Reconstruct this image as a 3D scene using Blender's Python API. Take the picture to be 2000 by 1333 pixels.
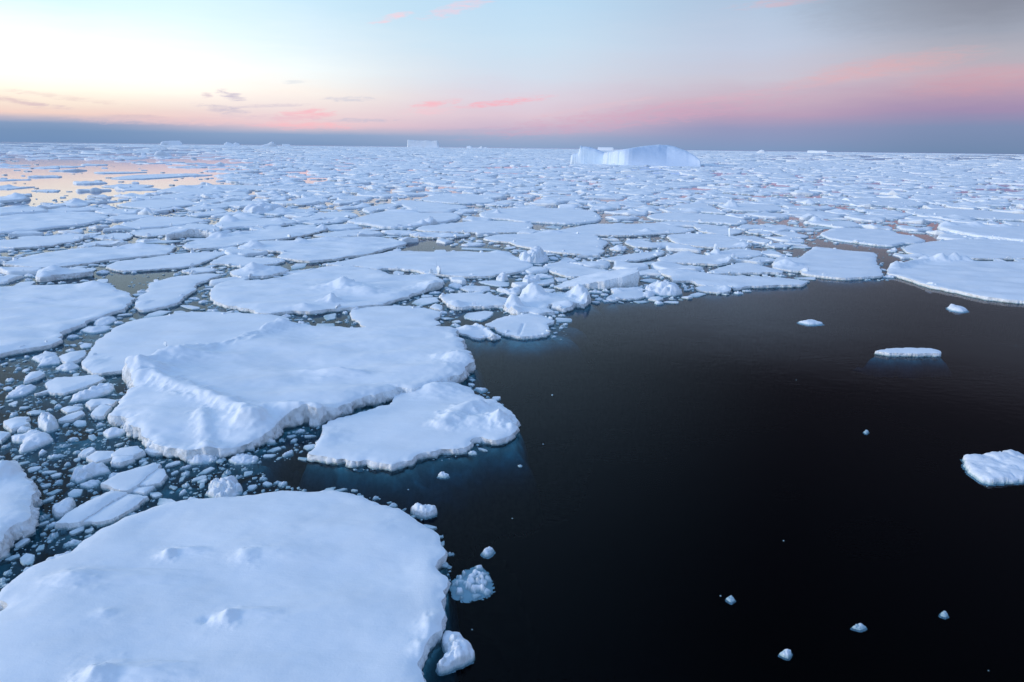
import bpy, math, random
import numpy as np
from mathutils import Matrix, Vector

for o in list(bpy.data.objects):
    bpy.data.objects.remove(o, do_unlink=True)
SC = bpy.context.scene
COL = SC.collection
rnd = random.Random(11)
rng = np.random.default_rng(5)

# ------------------------------------------------------------------ camera
CAM_H = 14.0
FPX = 1333.333                      # focal length in photo pixels (24 mm on 36 mm)
PITCH = math.radians(15.84)
ROLL = 0.0115
cam_d = bpy.data.cameras.new('camera')
cam_d.lens = 24.0
cam_d.sensor_width = 36.0
cam_d.sensor_fit = 'HORIZONTAL'
cam_d.clip_start = 0.1
cam_d.clip_end = 80000.0
cam = bpy.data.objects.new('camera', cam_d)
COL.objects.link(cam)
RM = Matrix.Rotation(math.pi / 2 - PITCH, 3, 'X') @ Matrix.Rotation(ROLL, 3, 'Z')
cam.matrix_world = Matrix.Translation((0, 0, CAM_H)) @ RM.to_4x4()
SC.camera = cam
R = np.array(RM)

def ray(px, py):
    c = np.stack([(np.asarray(px, float) - 1000.0) / FPX, (666.5 - np.asarray(py, float)) / FPX,
                  -np.ones_like(np.asarray(px, float))], -1)
    return c @ R.T

def ground(px, py, z=0.0):
    d = ray(px, py)
    t = (z - CAM_H) / d[..., 2]
    return np.stack([d[..., 0] * t, d[..., 1] * t], -1)

def project(x, y, z=0.0):
    p = np.stack([np.asarray(x, float), np.asarray(y, float), np.asarray(z, float) - CAM_H + 0 * np.asarray(x, float)], -1) @ R
    w = np.maximum(-p[..., 2], 1e-3)
    return 1000 + FPX * p[..., 0] / w, 666.5 - FPX * p[..., 1] / w

# the lens of the photograph bends its horizon a little; directions in the sky are measured from it
HX = [0, 350, 650, 1150, 1335, 1700, 2000]
HY = [284, 281.5, 280, 283, 288, 298, 308.5]
def my_horizon(px):
    return 288.2 + 0.0115 * (px - 1000)
def az_el(px, py):
    py = py - (np.interp(px, HX, HY) - my_horizon(px))
    d = ray(px, py)
    return math.degrees(math.atan2(d[0], d[1])), math.degrees(math.atan2(d[2], math.hypot(d[0], d[1])))

# ------------------------------------------------------------------ sky
def lin(c):
    return tuple((v / 255 / 12.92 if v <= 10 else ((v / 255 + 0.055) / 1.055) ** 2.4) for v in c)

W = bpy.data.worlds.new('World')
SC.world = W
W.use_nodes = True
NT = W.node_tree
NT.nodes.clear()

class Nodes:
    def __init__(s, nt):
        s.nt = nt
    def new(s, t, **kw):
        n = s.nt.nodes.new(t)
        for k, v in kw.items():
            setattr(n, k, v)
        return n
    def put(s, sock, v):
        if isinstance(v, bpy.types.NodeSocket):
            s.nt.links.new(v, sock)
        else:
            sock.default_value = v
    def m(s, op, a, b=0.0, c=None, clamp=False):
        n = s.new('ShaderNodeMath', operation=op, use_clamp=clamp)
        s.put(n.inputs[0], a)
        s.put(n.inputs[1], b)
        if c is not None:
            s.put(n.inputs[2], c)
        return n.outputs[0]
    def step(s, v, a, b, lo=0.0, hi=1.0, smooth=True):
        n = s.new('ShaderNodeMapRange', interpolation_type='SMOOTHSTEP' if smooth else 'LINEAR')
        s.put(n.inputs['Value'], v)
        for k, x in zip(('From Min', 'From Max', 'To Min', 'To Max'), (a, b, lo, hi)):
            n.inputs[k].default_value = x
        return n.outputs[0]
    def mix(s, f, a, b, mode='MIX'):
        n = s.new('ShaderNodeMix', data_type='RGBA', blend_type=mode)
        s.put(n.inputs[0], f)
        for k, v in ((6, a), (7, b)):
            if not isinstance(v, bpy.types.NodeSocket):
                v = (*v[:3], 1.0)
            s.put(n.inputs[k], v)
        return n.outputs[2]
    def ramp(s, f, stops):
        n = s.new('ShaderNodeValToRGB')
        r = n.color_ramp
        stops = sorted(stops, key=lambda q: q[0])
        for i, (p, c) in enumerate(stops):
            e = r.elements[i] if i < 2 else r.elements.new(p)
            e.position = p
            e.color = (*c[:3], 1.0)
        s.put(n.inputs[0], f)
        return n.outputs[0]
    def noise(s, vec, scale, detail=3.0, rough=0.55, dist=0.0):
        n = s.new('ShaderNodeTexNoise')
        if vec is not None:
            s.put(n.inputs['Vector'], vec)
        n.inputs['Scale'].default_value = scale
        n.inputs['Detail'].default_value = detail
        n.inputs['Roughness'].default_value = rough
        n.inputs['Distortion'].default_value = dist
        return n.outputs[0]
    def vec(s, x, y, z=0.0):
        n = s.new('ShaderNodeCombineXYZ')
        for i, v in enumerate((x, y, z)):
            s.put(n.inputs[i], v)
        return n.outputs[0]

N = Nodes(NT)
tc = N.new('ShaderNodeTexCoord')
sep = N.new('ShaderNodeSeparateXYZ')
NT.links.new(tc.outputs['Generated'], sep.inputs[0])
DX, DY, DZ = sep.outputs
EL = N.m('MULTIPLY', N.m('ARCSINE', DZ), 57.29578)
AZ = N.m('MULTIPLY', N.m('ARCTAN2', DX, DY), 57.29578)
wob = N.noise(N.vec(N.m('MULTIPLY', AZ, 0.10), N.m('MULTIPLY', EL, 0.55)), 1.0, 5.0, 0.55)
wob2 = N.noise(N.vec(N.m('MULTIPLY', AZ, 0.35), N.m('MULTIPLY', EL, 2.4), 7.0), 1.0, 5.0, 0.6)
ELw = N.m('ADD', EL, N.m('MULTIPLY', N.m('SUBTRACT', wob, 0.5), N.step(EL, 1.2, 5.0, 0.15, 1.6)))
ELw = N.m('ADD', ELw, N.m('MULTIPLY', N.m('SUBTRACT', wob2, 0.5), N.step(EL, 1.0, 5.0, 0.22, 0.7)))
F20 = N.m('DIVIDE', ELw, 20.0, clamp=True)
COLUMNS = [
    (60, [(0, (206, 234, 247)), (60, (232, 247, 252)), (120, (249, 252, 250)), (170, (253, 247, 233)), (203, (251, 234, 218)),
          (226, (243, 212, 202)), (236, (190, 184, 200)), (246, (134, 158, 194)), (262, (120, 149, 188)), (284, (114, 145, 187))]),
    (560, [(0, (202, 232, 249)), (70, (221, 240, 251)), (130, (240, 248, 250)), (180, (246, 238, 232)), (215, (240, 222, 222)),
           (240, (236, 204, 210)), (252, (190, 186, 206)), (260, (142, 166, 202)), (281, (124, 152, 192))]),
    (1000, [(0, (190, 222, 246)), (80, (203, 226, 244)), (140, (212, 223, 238)), (190, (222, 212, 225)), (220, (222, 200, 214)),
            (246, (202, 184, 206)), (262, (162, 174, 205)), (283, (140, 165, 202))]),
    (1450, [(0, (178, 199, 224)), (90, (194, 205, 226)), (150, (202, 199, 214)), (190, (202, 180, 197)), (222, (188, 162, 188)),
            (250, (150, 154, 190)), (291, (128, 153, 192))]),
    (1920, [(0, (134, 140, 156)), (60, (160, 166, 182)), (110, (180, 178, 190)), (150, (197, 175, 188)), (185, (185, 158, 180)),
            (220, (162, 144, 178)), (255, (128, 144, 180)), (306, (113, 138, 174))]),
]
cur = None
for i, (px, rows) in enumerate(COLUMNS):
    stops = []
    for py, c in rows:
        a, e = az_el(px, py)
        stops.append((min(max(e / 20.0, 0.0), 1.0), lin(c)))
    c = N.ramp(F20, stops)
    a = az_el(px, 200)[0]
    if cur is None:
        cur, a0 = c, a
    else:
        cur = N.mix(N.step(AZ, a0, a), cur, c)
        a0 = a

cur = N.mix(N.m('MULTIPLY', N.step(EL, 2.2, 4.2), N.step(AZ, -8.0, -28.0)), cur, N.mix(1.0, cur, (1.22, 1.2, 1.17), 'MULTIPLY'))

def streak(col, px, py, ln, th, rgb, amt, slope=0.0, nz=1.0):
    """A wisp of cloud of its own colour at a place in the sky."""
    a, e = az_el(px, py)
    a2, e2 = az_el(px + ln, py - slope * ln)
    a3, e3 = az_el(px, py - th)
    wa, we = max(abs(a2 - a), 0.05), max(abs(e3 - e), 0.03)
    u = N.m('DIVIDE', N.m('SUBTRACT', AZ, a), wa)
    v = N.m('DIVIDE', N.m('SUBTRACT', N.m('SUBTRACT', EL, e), N.m('MULTIPLY', u, e2 - e)), we)
    q = N.m('ADD', N.m('MULTIPLY', u, u), N.m('MULTIPLY', v, v))
    q = N.m('ADD', q, N.m('MULTIPLY', N.m('SUBTRACT', streak_noise, 0.5), -11.0 * nz))
    f = N.m('MULTIPLY', N.step(q, -1.6, 3.0, amt, 0.0), N.step(N.m('ADD', N.m('MULTIPLY', u, u), N.m('MULTIPLY', v, v)), 5.5, 1.5))
    return N.mix(f, col, lin(rgb))
streak_noise = N.noise(N.vec(N.m('MULTIPLY', AZ, 0.8), N.m('MULTIPLY', N.m('SUBTRACT', EL, N.m('MULTIPLY', AZ, 0.05)), 4.5), 3.0), 1.0, 6.0, 0.66, 0.5)
for s in [(850, 198, 34, 5, (252, 184, 196), .8, .1), (840, 212, 40, 7, (248, 200, 210), .5, .1), (985, 194, 64, 5, (250, 178, 192), .85, .12), (765, 30, 30, 5, (250, 212, 222), .8, .25),
          (900, 8, 55, 9, (246, 208, 222), .65, .3), (595, 222, 42, 9, (250, 190, 200), .85, .1), (520, 205, 60, 3, (206, 196, 212), .6, .05), (130, 196, 90, 4, (236, 214, 208), .6, -.1), (1150, 205, 90, 4, (226, 196, 208), .5, .15), (1400, 190, 120, 6, (216, 182, 198), .5, .12), (600, 243, 70, 6, (252, 190, 198), .7, 0),
          (450, 186, 20, 7, (186, 178, 204), .8, -.2), (440, 215, 36, 6, (196, 188, 208), .75, -.15), (403, 186, 9, 4, (214, 196, 208), .8, 0),
          (680, 189, 36, 4, (196, 200, 218), .6, 0), (575, 158, 16, 3, (215, 222, 232), .5, 0), (540, 228, 80, 5, (224, 200, 212), .5, 0),
          (30, 205, 60, 5, (226, 200, 200), .7, -.15), (90, 212, 45, 3, (214, 192, 200), .6, -.1), (270, 230, 40, 3, (206, 186, 200), .6, 0),
          (700, 231, 60, 3, (178, 186, 212), .5, 0), (1000, 248, 120, 4, (176, 180, 208), .6, .03), (320, 238, 120, 6, (244, 206, 204), .5, 0),
          (1740, 130, 130, 16, (232, 172, 174), .5, .12, .5), (1620, 156, 90, 10, (224, 176, 184), .45, .12, .5), (1930, 165, 140, 22, (216, 158, 170), .4, .08, .5),
          (1230, 225, 220, 15, (214, 168, 192), .5, .1), (1740, -10, 170, 70, (150, 154, 168), .4, 0, .3), (1540, 2, 80, 7, (222, 184, 194), .5, .1)]:
    cur = streak(cur, *s)
# above the frame: towards the zenith; ship smoke at right extended, unseen, to darken the water's reflections
up_l = N.ramp(N.m('DIVIDE', EL, 90.0, clamp=True), [(0.13, (.60, .82, .95)), (0.28, (.42, .68, .95)), (0.6, (.31, .54, .98)), (1.0, (.27, .48, .95))])
up_r = N.ramp(N.m('DIVIDE', EL, 90.0, clamp=True), [(0.13, (.21, .17, .22)), (0.2, (.10, .10, .14)), (0.42, (.10, .14, .24)), (0.75, (.25, .46, .90)), (1.0, (.27, .48, .95))])
up = N.mix(N.step(AZ, -8.0, 26.0), up_l, up_r)
cur = N.mix(N.step(EL, 12.3, 18.0), cur, up)
back = N.ramp(N.m('DIVIDE', EL, 90.0, clamp=True), [(0.0, (.40, .47, .62)), (0.12, (.44, .56, .74)), (0.3, (.34, .53, .90)), (1.0, (.27, .48, .95))])
cur = N.mix(N.step(DY, 0.25, -0.45), cur, back)
# the afterglow where the sun has gone, out of frame to the left
glow = N.m('MULTIPLY', N.step(AZ, -38.0, -62.0), N.step(AZ, -128.0, -95.0))
glow = N.m('MULTIPLY', glow, N.m('MULTIPLY', N.step(EL, 1.0, 4.0), N.step(EL, 34.0, 6.0)))
cur = N.mix(glow, cur, (2.1, 1.75, 1.45))
cur = N.mix(N.step(EL, -0.02, -0.6), cur, (.02, .025, .035))
bg = N.new('ShaderNodeBackground')
NT.links.new(cur, bg.inputs[0])
bg.inputs[1].default_value = 1.0
wo = N.new('ShaderNodeOutputWorld')
NT.links.new(bg.outputs[0], wo.inputs[0])
W.cycles.sampling_method = 'MANUAL'
W.cycles.sample_map_resolution = 1024

# ------------------------------------------------------------------ light: the last low glow of the sun, from the left
sun_d = bpy.data.lights.new('sun', 'SUN')
sun_d.energy = 1.4
sun_d.angle = math.radians(14)
sun_d.color = (1.0, 0.94, 0.88)
sun = bpy.data.objects.new('sun', sun_d)
COL.objects.link(sun)
SUN_AZ, SUN_EL = math.radians(-108), math.radians(11)
sv = Vector((math.sin(SUN_AZ) * math.cos(SUN_EL), math.cos(SUN_AZ) * math.cos(SUN_EL), math.sin(SUN_EL)))
sun.rotation_euler = sv.to_track_quat('Z', 'Y').to_euler()

SC.view_settings.view_transform = 'Standard'
SC.view_settings.look = 'None'
SC.view_settings.exposure = 0.0
SC.view_settings.gamma = 1.0
SC.render.engine = 'CYCLES'
SC.cycles.use_denoising = True
SC.cycles.max_bounces = 8
SC.cycles.diffuse_bounces = 3
SC.cycles.glossy_bounces = 3
SC.cycles.transparent_max_bounces = 16

# ------------------------------------------------------------------ materials
def material(name):
    m = bpy.data.materials.new(name)
    m.use_nodes = True
    m.node_tree.nodes.clear()
    return m, Nodes(m.node_tree)

def snow_material(name, bump_scale=1.0, wet=True, ice=(.84, .90, .93), snow=(.88, .925, .955), bare=False):
    m, n = material(name)
    geo = n.new('ShaderNodeNewGeometry')
    P = geo.outputs['Position']
    sp = n.new('ShaderNodeSeparateXYZ')
    n.nt.links.new(P, sp.inputs[0])
    sn = n.new('ShaderNodeSeparateXYZ')
    n.nt.links.new(geo.outputs['True Normal'], sn.inputs[0])
    patch = n.noise(P, 0.55, 4.0, 0.55)
    grain = n.noise(P, 5.0, 5.0, 0.65)
    # wind-packed snow is a little greyer in patches
    base = n.mix(n.step(patch, 0.35, 0.7), snow, tuple(v * .95 for v in snow))
    # broken sides are bare ice
    side = n.m('MULTIPLY', n.step(sn.outputs[2], *((1.2, 0.7) if bare else (0.55, 0.25))), n.step(grain, 0.2, 0.75, 0.55, 1.0))
    base = n.mix(side, base, ice)
    if wet:
        wet_shade = n.step(n.m('ADD', sp.outputs[2], n.m('MULTIPLY', n.m('SUBTRACT', grain, 0.5), 0.10)), 0.13, 0.02)
        base = n.mix(wet_shade, base, (.34, .50, .55))  # wet ice at the waterline, coloured darker to add the undercut's shade
    p = n.new('ShaderNodeBsdfPrincipled')
    n.put(p.inputs['Base Color'], base)
    p.inputs['Roughness'].default_value = 0.62
    p.inputs['Specular IOR Level'].default_value = 0.5
    # wind ripples run across the view, fine grain everywhere, chips on broken sides
    st = n.new('ShaderNodeMapping')
    st.inputs['Rotation'].default_value = (0, 0, 0.5)
    st.inputs['Scale'].default_value = (0.5, 2.2, 1.0)
    n.nt.links.new(P, st.inputs[0])
    rip = n.noise(st.outputs[0], 0.55, 5.0, 0.6, 0.4)
    fine = n.noise(P, 11.0, 4.0, 0.7)
    chips = n.noise(P, 3.2, 6.0, 0.7)
    h = n.m('ADD', n.m('MULTIPLY', rip, 0.05), n.m('MULTIPLY', fine, 0.010))
    vo = n.new('ShaderNodeTexVoronoi')
    vo.inputs['Scale'].default_value = 2.6
    n.nt.links.new(P, vo.inputs['Vector'])
    h = n.m('ADD', h, n.m('MULTIPLY', n.m('ADD', n.m('MULTIPLY', chips, 0.22), n.m('MULTIPLY', vo.outputs['Distance'], -0.16)), side))
    b = n.new('ShaderNodeBump')
    b.inputs['Strength'].default_value = 0.75 * bump_scale
    b.inputs['Distance'].default_value = 1.0
    n.put(b.inputs['Height'], h)
    n.nt.links.new(b.outputs[0], p.inputs['Normal'])
    o = n.new('ShaderNodeOutputMaterial')
    n.nt.links.new(p.outputs[0], o.inputs[0])
    return m

M_SNOW = snow_material('wind packed snow')
M_EDGE = snow_material('broken bare ice', 1.0, True, (.88, .93, .96), bare=True)
M_FAR = snow_material('distant snow', 0.4, False)
M_LUMP = snow_material('crusted brash ice', 0.6, True, (.78, .86, .90), (.86, .90, .94))
M_TABULAR = snow_material('far berg ice', 0.2, False, (.93, .95, .96), (.91, .94, .96))
M_BERG = snow_material('iceberg ice', 0.3, False, (.74, .86, .94), (.70, .80, .92))

def ledge_material():
    m, n = material('submerged ice')
    geo = n.new('ShaderNodeNewGeometry')
    f = n.noise(geo.outputs['Position'], 1.4, 5.0, 0.65)
    p = n.new('ShaderNodeBsdfDiffuse')
    n.put(p.inputs[0], n.mix(n.step(f, 0.3, 0.7), (.54, .76, .78), (.26, .44, .48)))
    o = n.new('ShaderNodeOutputMaterial')
    n.nt.links.new(p.outputs[0], o.inputs[0])
    return m
M_LEDGE = ledge_material()

def water_material():
    m, n = material('cold sea water')
    geo = n.new('ShaderNodeNewGeometry')
    P = geo.outputs['Position']
    st = n.new('ShaderNodeMapping')
    st.inputs['Scale'].default_value = (0.8, 1.6, 1.0)
    st.inputs['Rotation'].default_value = (0, 0, 0.25)
    n.nt.links.new(P, st.inputs[0])
    h = n.m('ADD', n.m('MULTIPLY', n.noise(st.outputs[0], 1.5, 3.0, 0.55), 0.006), n.m('MULTIPLY', n.noise(P, 0.12, 2.0), 0.02))
    b = n.new('ShaderNodeBump')
    b.inputs['Strength'].default_value = 1.0
    b.inputs['Distance'].default_value = 1.0
    n.put(b.inputs['Height'], h)
    fr = n.new('ShaderNodeFresnel')
    fr.inputs['IOR'].default_value = 1.135
    n.nt.links.new(b.outputs[0], fr.inputs['Normal'])
    tr = n.new('ShaderNodeBsdfTransparent')
    tr.inputs[0].default_value = (.92, .96, .97, 1)
    gl = n.new('ShaderNodeBsdfGlossy')
    gl.inputs['Roughness'].default_value = 0.045
    gl.inputs[0].default_value = (.90, .92, 1, 1)
    n.nt.links.new(b.outputs[0], gl.inputs['Normal'])
    mx = n.new('ShaderNodeMixShader')
    n.put(mx.inputs[0], n.m('ADD', fr.outputs[0], n.step(fr.outputs[0], 0.22, 0.75, 0.0, 0.26), clamp=True))
    n.nt.links.new(tr.outputs[0], mx.inputs[1])
    n.nt.links.new(gl.outputs[0], mx.inputs[2])
    va = n.new('ShaderNodeVolumeAbsorption')
    va.inputs['Color'].default_value = (0.0, 0.56, 0.64, 1)
    va.inputs['Density'].default_value = 1.7
    o = n.new('ShaderNodeOutputMaterial')
    n.nt.links.new(mx.outputs[0], o.inputs['Surface'])
    n.nt.links.new(va.outputs[0], o.inputs['Volume'])
    return m
M_WATER = water_material()
m_, n_ = material('deep water')
d_ = n_.new('ShaderNodeBsdfDiffuse')
d_.inputs[0].default_value = (.002, .003, .005, 1)
n_.nt.links.new(d_.outputs[0], n_.new('ShaderNodeOutputMaterial').inputs[0])
M_DEEP = m_

# ------------------------------------------------------------------ mesh helpers
def mesh_from(name, V, F, mat, smooth=True):
    V = np.ascontiguousarray(V, np.float32)
    me = bpy.data.meshes.new(name)
    me.vertices.add(len(V))
    me.vertices.foreach_set('co', V.ravel())
    F = np.asarray(F, np.int32)
    k = F.shape[1]
    me.loops.add(F.size)
    me.loops.foreach_set('vertex_index', F.ravel())
    me.polygons.add(len(F))
    me.polygons.foreach_set('loop_start', np.arange(0, F.size, k, dtype=np.int32))
    me.polygons.foreach_set('loop_total', np.full(len(F), k, np.int32))
    me.polygons.foreach_set('use_smooth', np.full(len(F), smooth, bool))
    me.update(calc_edges=True)
    me.validate()
    me.materials.append(mat)
    return me

def link(name, me, parent=None, loc=None):
    o = bpy.data.objects.new(name, me)
    COL.objects.link(o)
    if parent is not None:
        o.parent = parent
    if loc is not None:
        o.location = loc
    return o

def tag(o, label=None, cat=None, group=None, kind=None):
    if label: o['label'] = label
    if cat: o['category'] = cat
    if group: o['group'] = group
    if kind: o['kind'] = kind
    return o

def hash2(ix, iy, seed):
    h = (ix.astype(np.int64) * 374761393 + iy.astype(np.int64) * 668265263 + seed * 974634777) & 0xffffffff
    h = ((h ^ (h >> 13)) * 1274126177) & 0xffffffff
    h = (h ^ (h >> 16)) & 0xffffffff
    return h

def gnoise(x, y, seed=0):
    ix, iy = np.floor(x), np.floor(y)
    fx, fy = x - ix, y - iy
    u, v = fx * fx * fx * (fx * (fx * 6 - 15) + 10), fy * fy * fy * (fy * (fy * 6 - 15) + 10)
    r = 0
    for dx in (0, 1):
        for dy in (0, 1):
            a = hash2(ix + dx, iy + dy, seed) * (2 * math.pi / 4294967296.0)
            g = np.cos(a) * (fx - dx) + np.sin(a) * (fy - dy)
            r = r + g * (u if dx else 1 - u) * (v if dy else 1 - v)
    return r * 1.5

def fbm(x, y, seed=0, oct=4, gain=.5):
    r, a, s = 0, 1.0, 1.0
    for k in range(oct):
        r = r + a * gnoise(x * s + 17.3 * k, y * s - 9.1 * k, seed + k)
        a *= gain
        s *= 2.03
    return r

def vnoise3(x, y, z, seed=0):
    ix, iy, iz = np.floor(x), np.floor(y), np.floor(z)
    f = [x - ix, y - iy, z - iz]
    f = [t * t * (3 - 2 * t) for t in f]
    r = 0
    for dz in (0, 1):
        for dy in (0, 1):
            for dx in (0, 1):
                h = hash2(ix + dx + 57 * (iz + dz), iy + dy + 131 * (iz + dz), seed) / 4294967296.0 * 2 - 1
                r = r + h * (f[0] if dx else 1 - f[0]) * (f[1] if dy else 1 - f[1]) * (f[2] if dz else 1 - f[2])
    return r

def smooth(a, b, x):
    t = np.clip((x - a) / (b - a), 0, 1)
    return t * t * (3 - 2 * t)

def catmull(P, k=3):
    P = np.asarray(P, float)
    n = len(P)
    out = []
    for i in range(n):
        p0, p1, p2, p3 = P[i - 1], P[i], P[(i + 1) % n], P[(i + 2) % n]
        # flatten tangents so that sharp corners stay fairly sharp
        m1, m2 = (p2 - p0) * .32, (p3 - p1) * .32
        L = np.linalg.norm(p2 - p1)
        for m in (m1, m2):
            l = np.linalg.norm(m)
            if l > L * .8:
                m *= L * .8 / l
        for j in range(k):
            t = j / k
            out.append((2 * t**3 - 3 * t**2 + 1) * p1 + (t**3 - 2 * t**2 + t) * m1 + (-2 * t**3 + 3 * t**2) * p2 + (t**3 - t**2) * m2)
    return np.array(out)

def sdist(X, Y, poly):
    """Signed distance to a polygon, positive inside."""
    d2 = np.full(X.shape, 1e18)
    ins = np.zeros(X.shape, bool)
    n = len(poly)
    for i in range(n):
        ax, ay = poly[i]
        bx, by = poly[(i + 1) % n]
        ex, ey = bx - ax, by - ay
        l2 = ex * ex + ey * ey
        if l2 < 1e-12:
            continue
        wx, wy = X - ax, Y - ay
        t = np.clip((wx * ex + wy * ey) / l2, 0, 1)
        qx, qy = wx - ex * t, wy - ey * t
        np.minimum(d2, qx * qx + qy * qy, out=d2)
        if ay != by:
            c = ((ay > Y) != (by > Y)) & (X < (bx - ax) * (Y - ay) / (by - ay) + ax)
            ins ^= c
    d = np.sqrt(d2)
    return np.where(ins, d, -d)

def height_mesh(poly, fb, seed, s, sy, bumps=(), ridges=(), lump=0.0, ledge=(.5, .6), rough=1.0, tilt=None, und=.08, wallw=.14, warp=1.0, margin=None, foot0=.16, nofoot=False, sharp=False, plunge_max=2.4, ribbon=False):
    """One body of floating ice: a flat to hummocky top, broken sides and a foot under water."""
    poly = np.asarray(poly, float) if sharp else catmull(poly, 3)
    lo, hi = poly.min(0), poly.max(0)
    size = math.sqrt(max((hi - lo).prod(), .01))
    ext, dep = ledge
    mg = (ext * 2.5 + .4) if margin is None else margin
    nx = max(8, int((hi[0] - lo[0] + 2 * mg) / s) + 2)
    ny = max(8, int((hi[1] - lo[1] + 2 * mg) / sy) + 2)
    if nx * ny > 150000:
        k = math.sqrt(nx * ny / 150000)
        nx, ny = int(nx / k), int(ny / k)
    xs = np.linspace(lo[0] - mg, hi[0] + mg, nx)
    ys = np.linspace(lo[1] - mg, hi[1] + mg, ny)
    cell = max(xs[1] - xs[0], (ys[1] - ys[0]))
    X, Y = np.meshgrid(xs, ys)
    sc = min(1.0, max(size / 8.0, .05))           # finer breakage on small pieces
    l1, a1 = 1.5 * sc, .19 * sc * rough * warp
    l2, a2 = .42 * sc, (.042 if ribbon else .028) * sc * rough * warp
    wx = fbm(X / l1, Y / l1, seed, 3) * a1 + fbm(X / l2, Y / l2, seed + 31, 2) * a2
    wy = fbm(X / l1, Y / l1, seed + 77, 3) * a1 + fbm(X / l2, Y / l2, seed + 91, 2) * a2
    D = sdist(X + wx, Y + wy, poly)
    # top
    top = np.full(X.shape, float(fb))
    if tilt is not None:
        (tx, ty), g = tilt                          # added height per metre away from a point
        top += g[0] * (X - tx) + g[1] * (Y - ty)
    inside = smooth(0.0, 1.3 * sc + .1, D)
    top += inside * und * (fbm(X / 5.5, Y / 2.6, seed + 5, 2, .3) * 1.5 + .10 * fbm(X / .9, Y / .5, seed + 8, 2))
    for bx, by, h, rx, ry in bumps:
        q = np.sqrt(((X - bx) / rx) ** 2 + ((Y - by) / ry) ** 2)
        q = q * (1 + .30 * fbm((X - bx) / rx * 1.3, (Y - by) / ry * 1.3, seed + 41, 3))
        top += h * (.45 * np.exp(-q * q * 1.4) + .55 * np.clip(1 - q, 0, 1) ** 1.2) * (1 + .12 * fbm(X / (rx * .4), Y / (ry * .4), seed + 12, 2))
    for pts, h, w in ridges:
        pts = np.asarray(pts, float)
        d = np.full(X.shape, 1e9)
        for i in range(len(pts) - 1):
            e = pts[i + 1] - pts[i]
            t = np.clip(((X - pts[i, 0]) * e[0] + (Y - pts[i, 1]) * e[1]) / max((e * e).sum(), 1e-9), 0, 1)
            np.minimum(d, np.hypot(X - pts[i, 0] - e[0] * t, Y - pts[i, 1] - e[1] * t), out=d)
        d = d * (1 + .35 * fbm(X / w, Y / w, seed + 21, 3))
        mod = np.clip(.85 + .35 * fbm(X / (w * 2.2), Y / (w * 2.2), seed + 23, 2), .1, 1.5)
        top += h * np.exp(-(d / w) ** 2 * 1.4) * mod
    if lump > 0:
        # many rounded knobs frozen together
        rr = np.random.default_rng(seed)
        nk = int(22 + 30 * lump) if lump < 1 else 40
        ang = rr.random(nk * 6)
        cx = lo[0] + (hi[0] - lo[0]) * rr.random(nk * 6)
        cy = lo[1] + (hi[1] - lo[1]) * rr.random(nk * 6)
        dc = sdist(cx, cy, poly)
        ok = np.nonzero(dc > .03 * size)[0][:nk]
        knob = np.full(X.shape, -.02)
        dm = max(dc[ok].max() if len(ok) else .1, 1e-3)
        nx_, ny_ = fbm(X / (.12 * size), Y / (.12 * size), seed + 3, 2) * .05 * size, fbm(X / (.12 * size), Y / (.12 * size), seed + 6, 2) * .05 * size
        for o_ in ok:
            r_ = size * (.08 + .13 * rr.random() ** 2) * (.6 + .5 * dc[o_] / dm) * (.6 if lump >= 1 else 1)
            q_ = ((X + nx_ - cx[o_]) ** 2 + (Y + ny_ - cy[o_]) ** 2) / (r_ * r_)
            h_ = fb * (.22 + (.25 + .75 * (dc[o_] / dm) ** .7) * (.15 + .85 * rr.random()))
            np.maximum(knob, h_ * np.sqrt(np.clip(1 - q_, 0, 1)), out=knob)
        dome = np.clip(D / (size * .2), 0, 1)
        knob = np.maximum(knob, (-.04 if lump >= 1 else fb * .22) * np.sqrt(1 - (1 - dome) ** 2))
        top = top * (1 - lump) + lump * knob
        top = np.maximum(top, -.5)
    # rounded snow lip, broken side, foot
    lip = .22 * min(fb, .8) * np.exp(-np.clip(D, 0, None) / (.16 + .1 * sc))
    top = top - lip
    wv = np.maximum(wallw * sc * max(1.0, 1.6 * fb) * (1 + 1.6 * np.clip(fbm(X / (2.2 * sc), Y / (2.2 * sc), seed + 15, 2), -.4, 1)) * rough, cell * .9)
    e = ext * np.clip(.8 + .7 * fbm(X / (3.2 * sc + .9), Y / (3.2 * sc + .9), seed + 61, 2, .35), .2, 1.25) + 1e-3
    out = np.clip(-D / e, 0, None)
    plunge = min(plunge_max, .5 * max(size - 1.3, 0.0))
    foot = -foot0 * min(1.0, size) - dep * np.clip(out, 0, 1) - plunge * smooth(.9, 2.0, out)
    if nofoot:
        foot = np.full(X.shape, -.051)
    t = smooth(-wv * .5, wv * .5, D + wv * .4)
    Z = foot * (1 - t) + top * t
    if ribbon:
        idx = np.arange(nx * ny).reshape(ny, nx)
        # the top, cut exactly along its rim
        tri = np.concatenate([np.stack([idx[:-1, :-1], idx[:-1, 1:], idx[1:, 1:]], -1).reshape(-1, 3), np.stack([idx[:-1, :-1], idx[1:, 1:], idx[1:, :-1]], -1).reshape(-1, 3)])
        Df, Xf, Yf, Tf = D.ravel(), X.ravel(), Y.ravel(), np.maximum(top, .05).ravel()
        gy_, gx_ = np.gradient(D, ys[1] - ys[0], xs[1] - xs[0])
        gl_ = np.hypot(gx_, gy_) + 1e-6
        Gx, Gy = (-gx_ / gl_).ravel(), (-gy_ / gl_).ravel()
        sgn = Df[tri] > 0
        cnt = sgn.sum(1)
        keep = [tri[cnt == 3]]
        ecut, newf, segs = {}, [], []
        cv = []
        n0 = nx * ny
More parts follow.
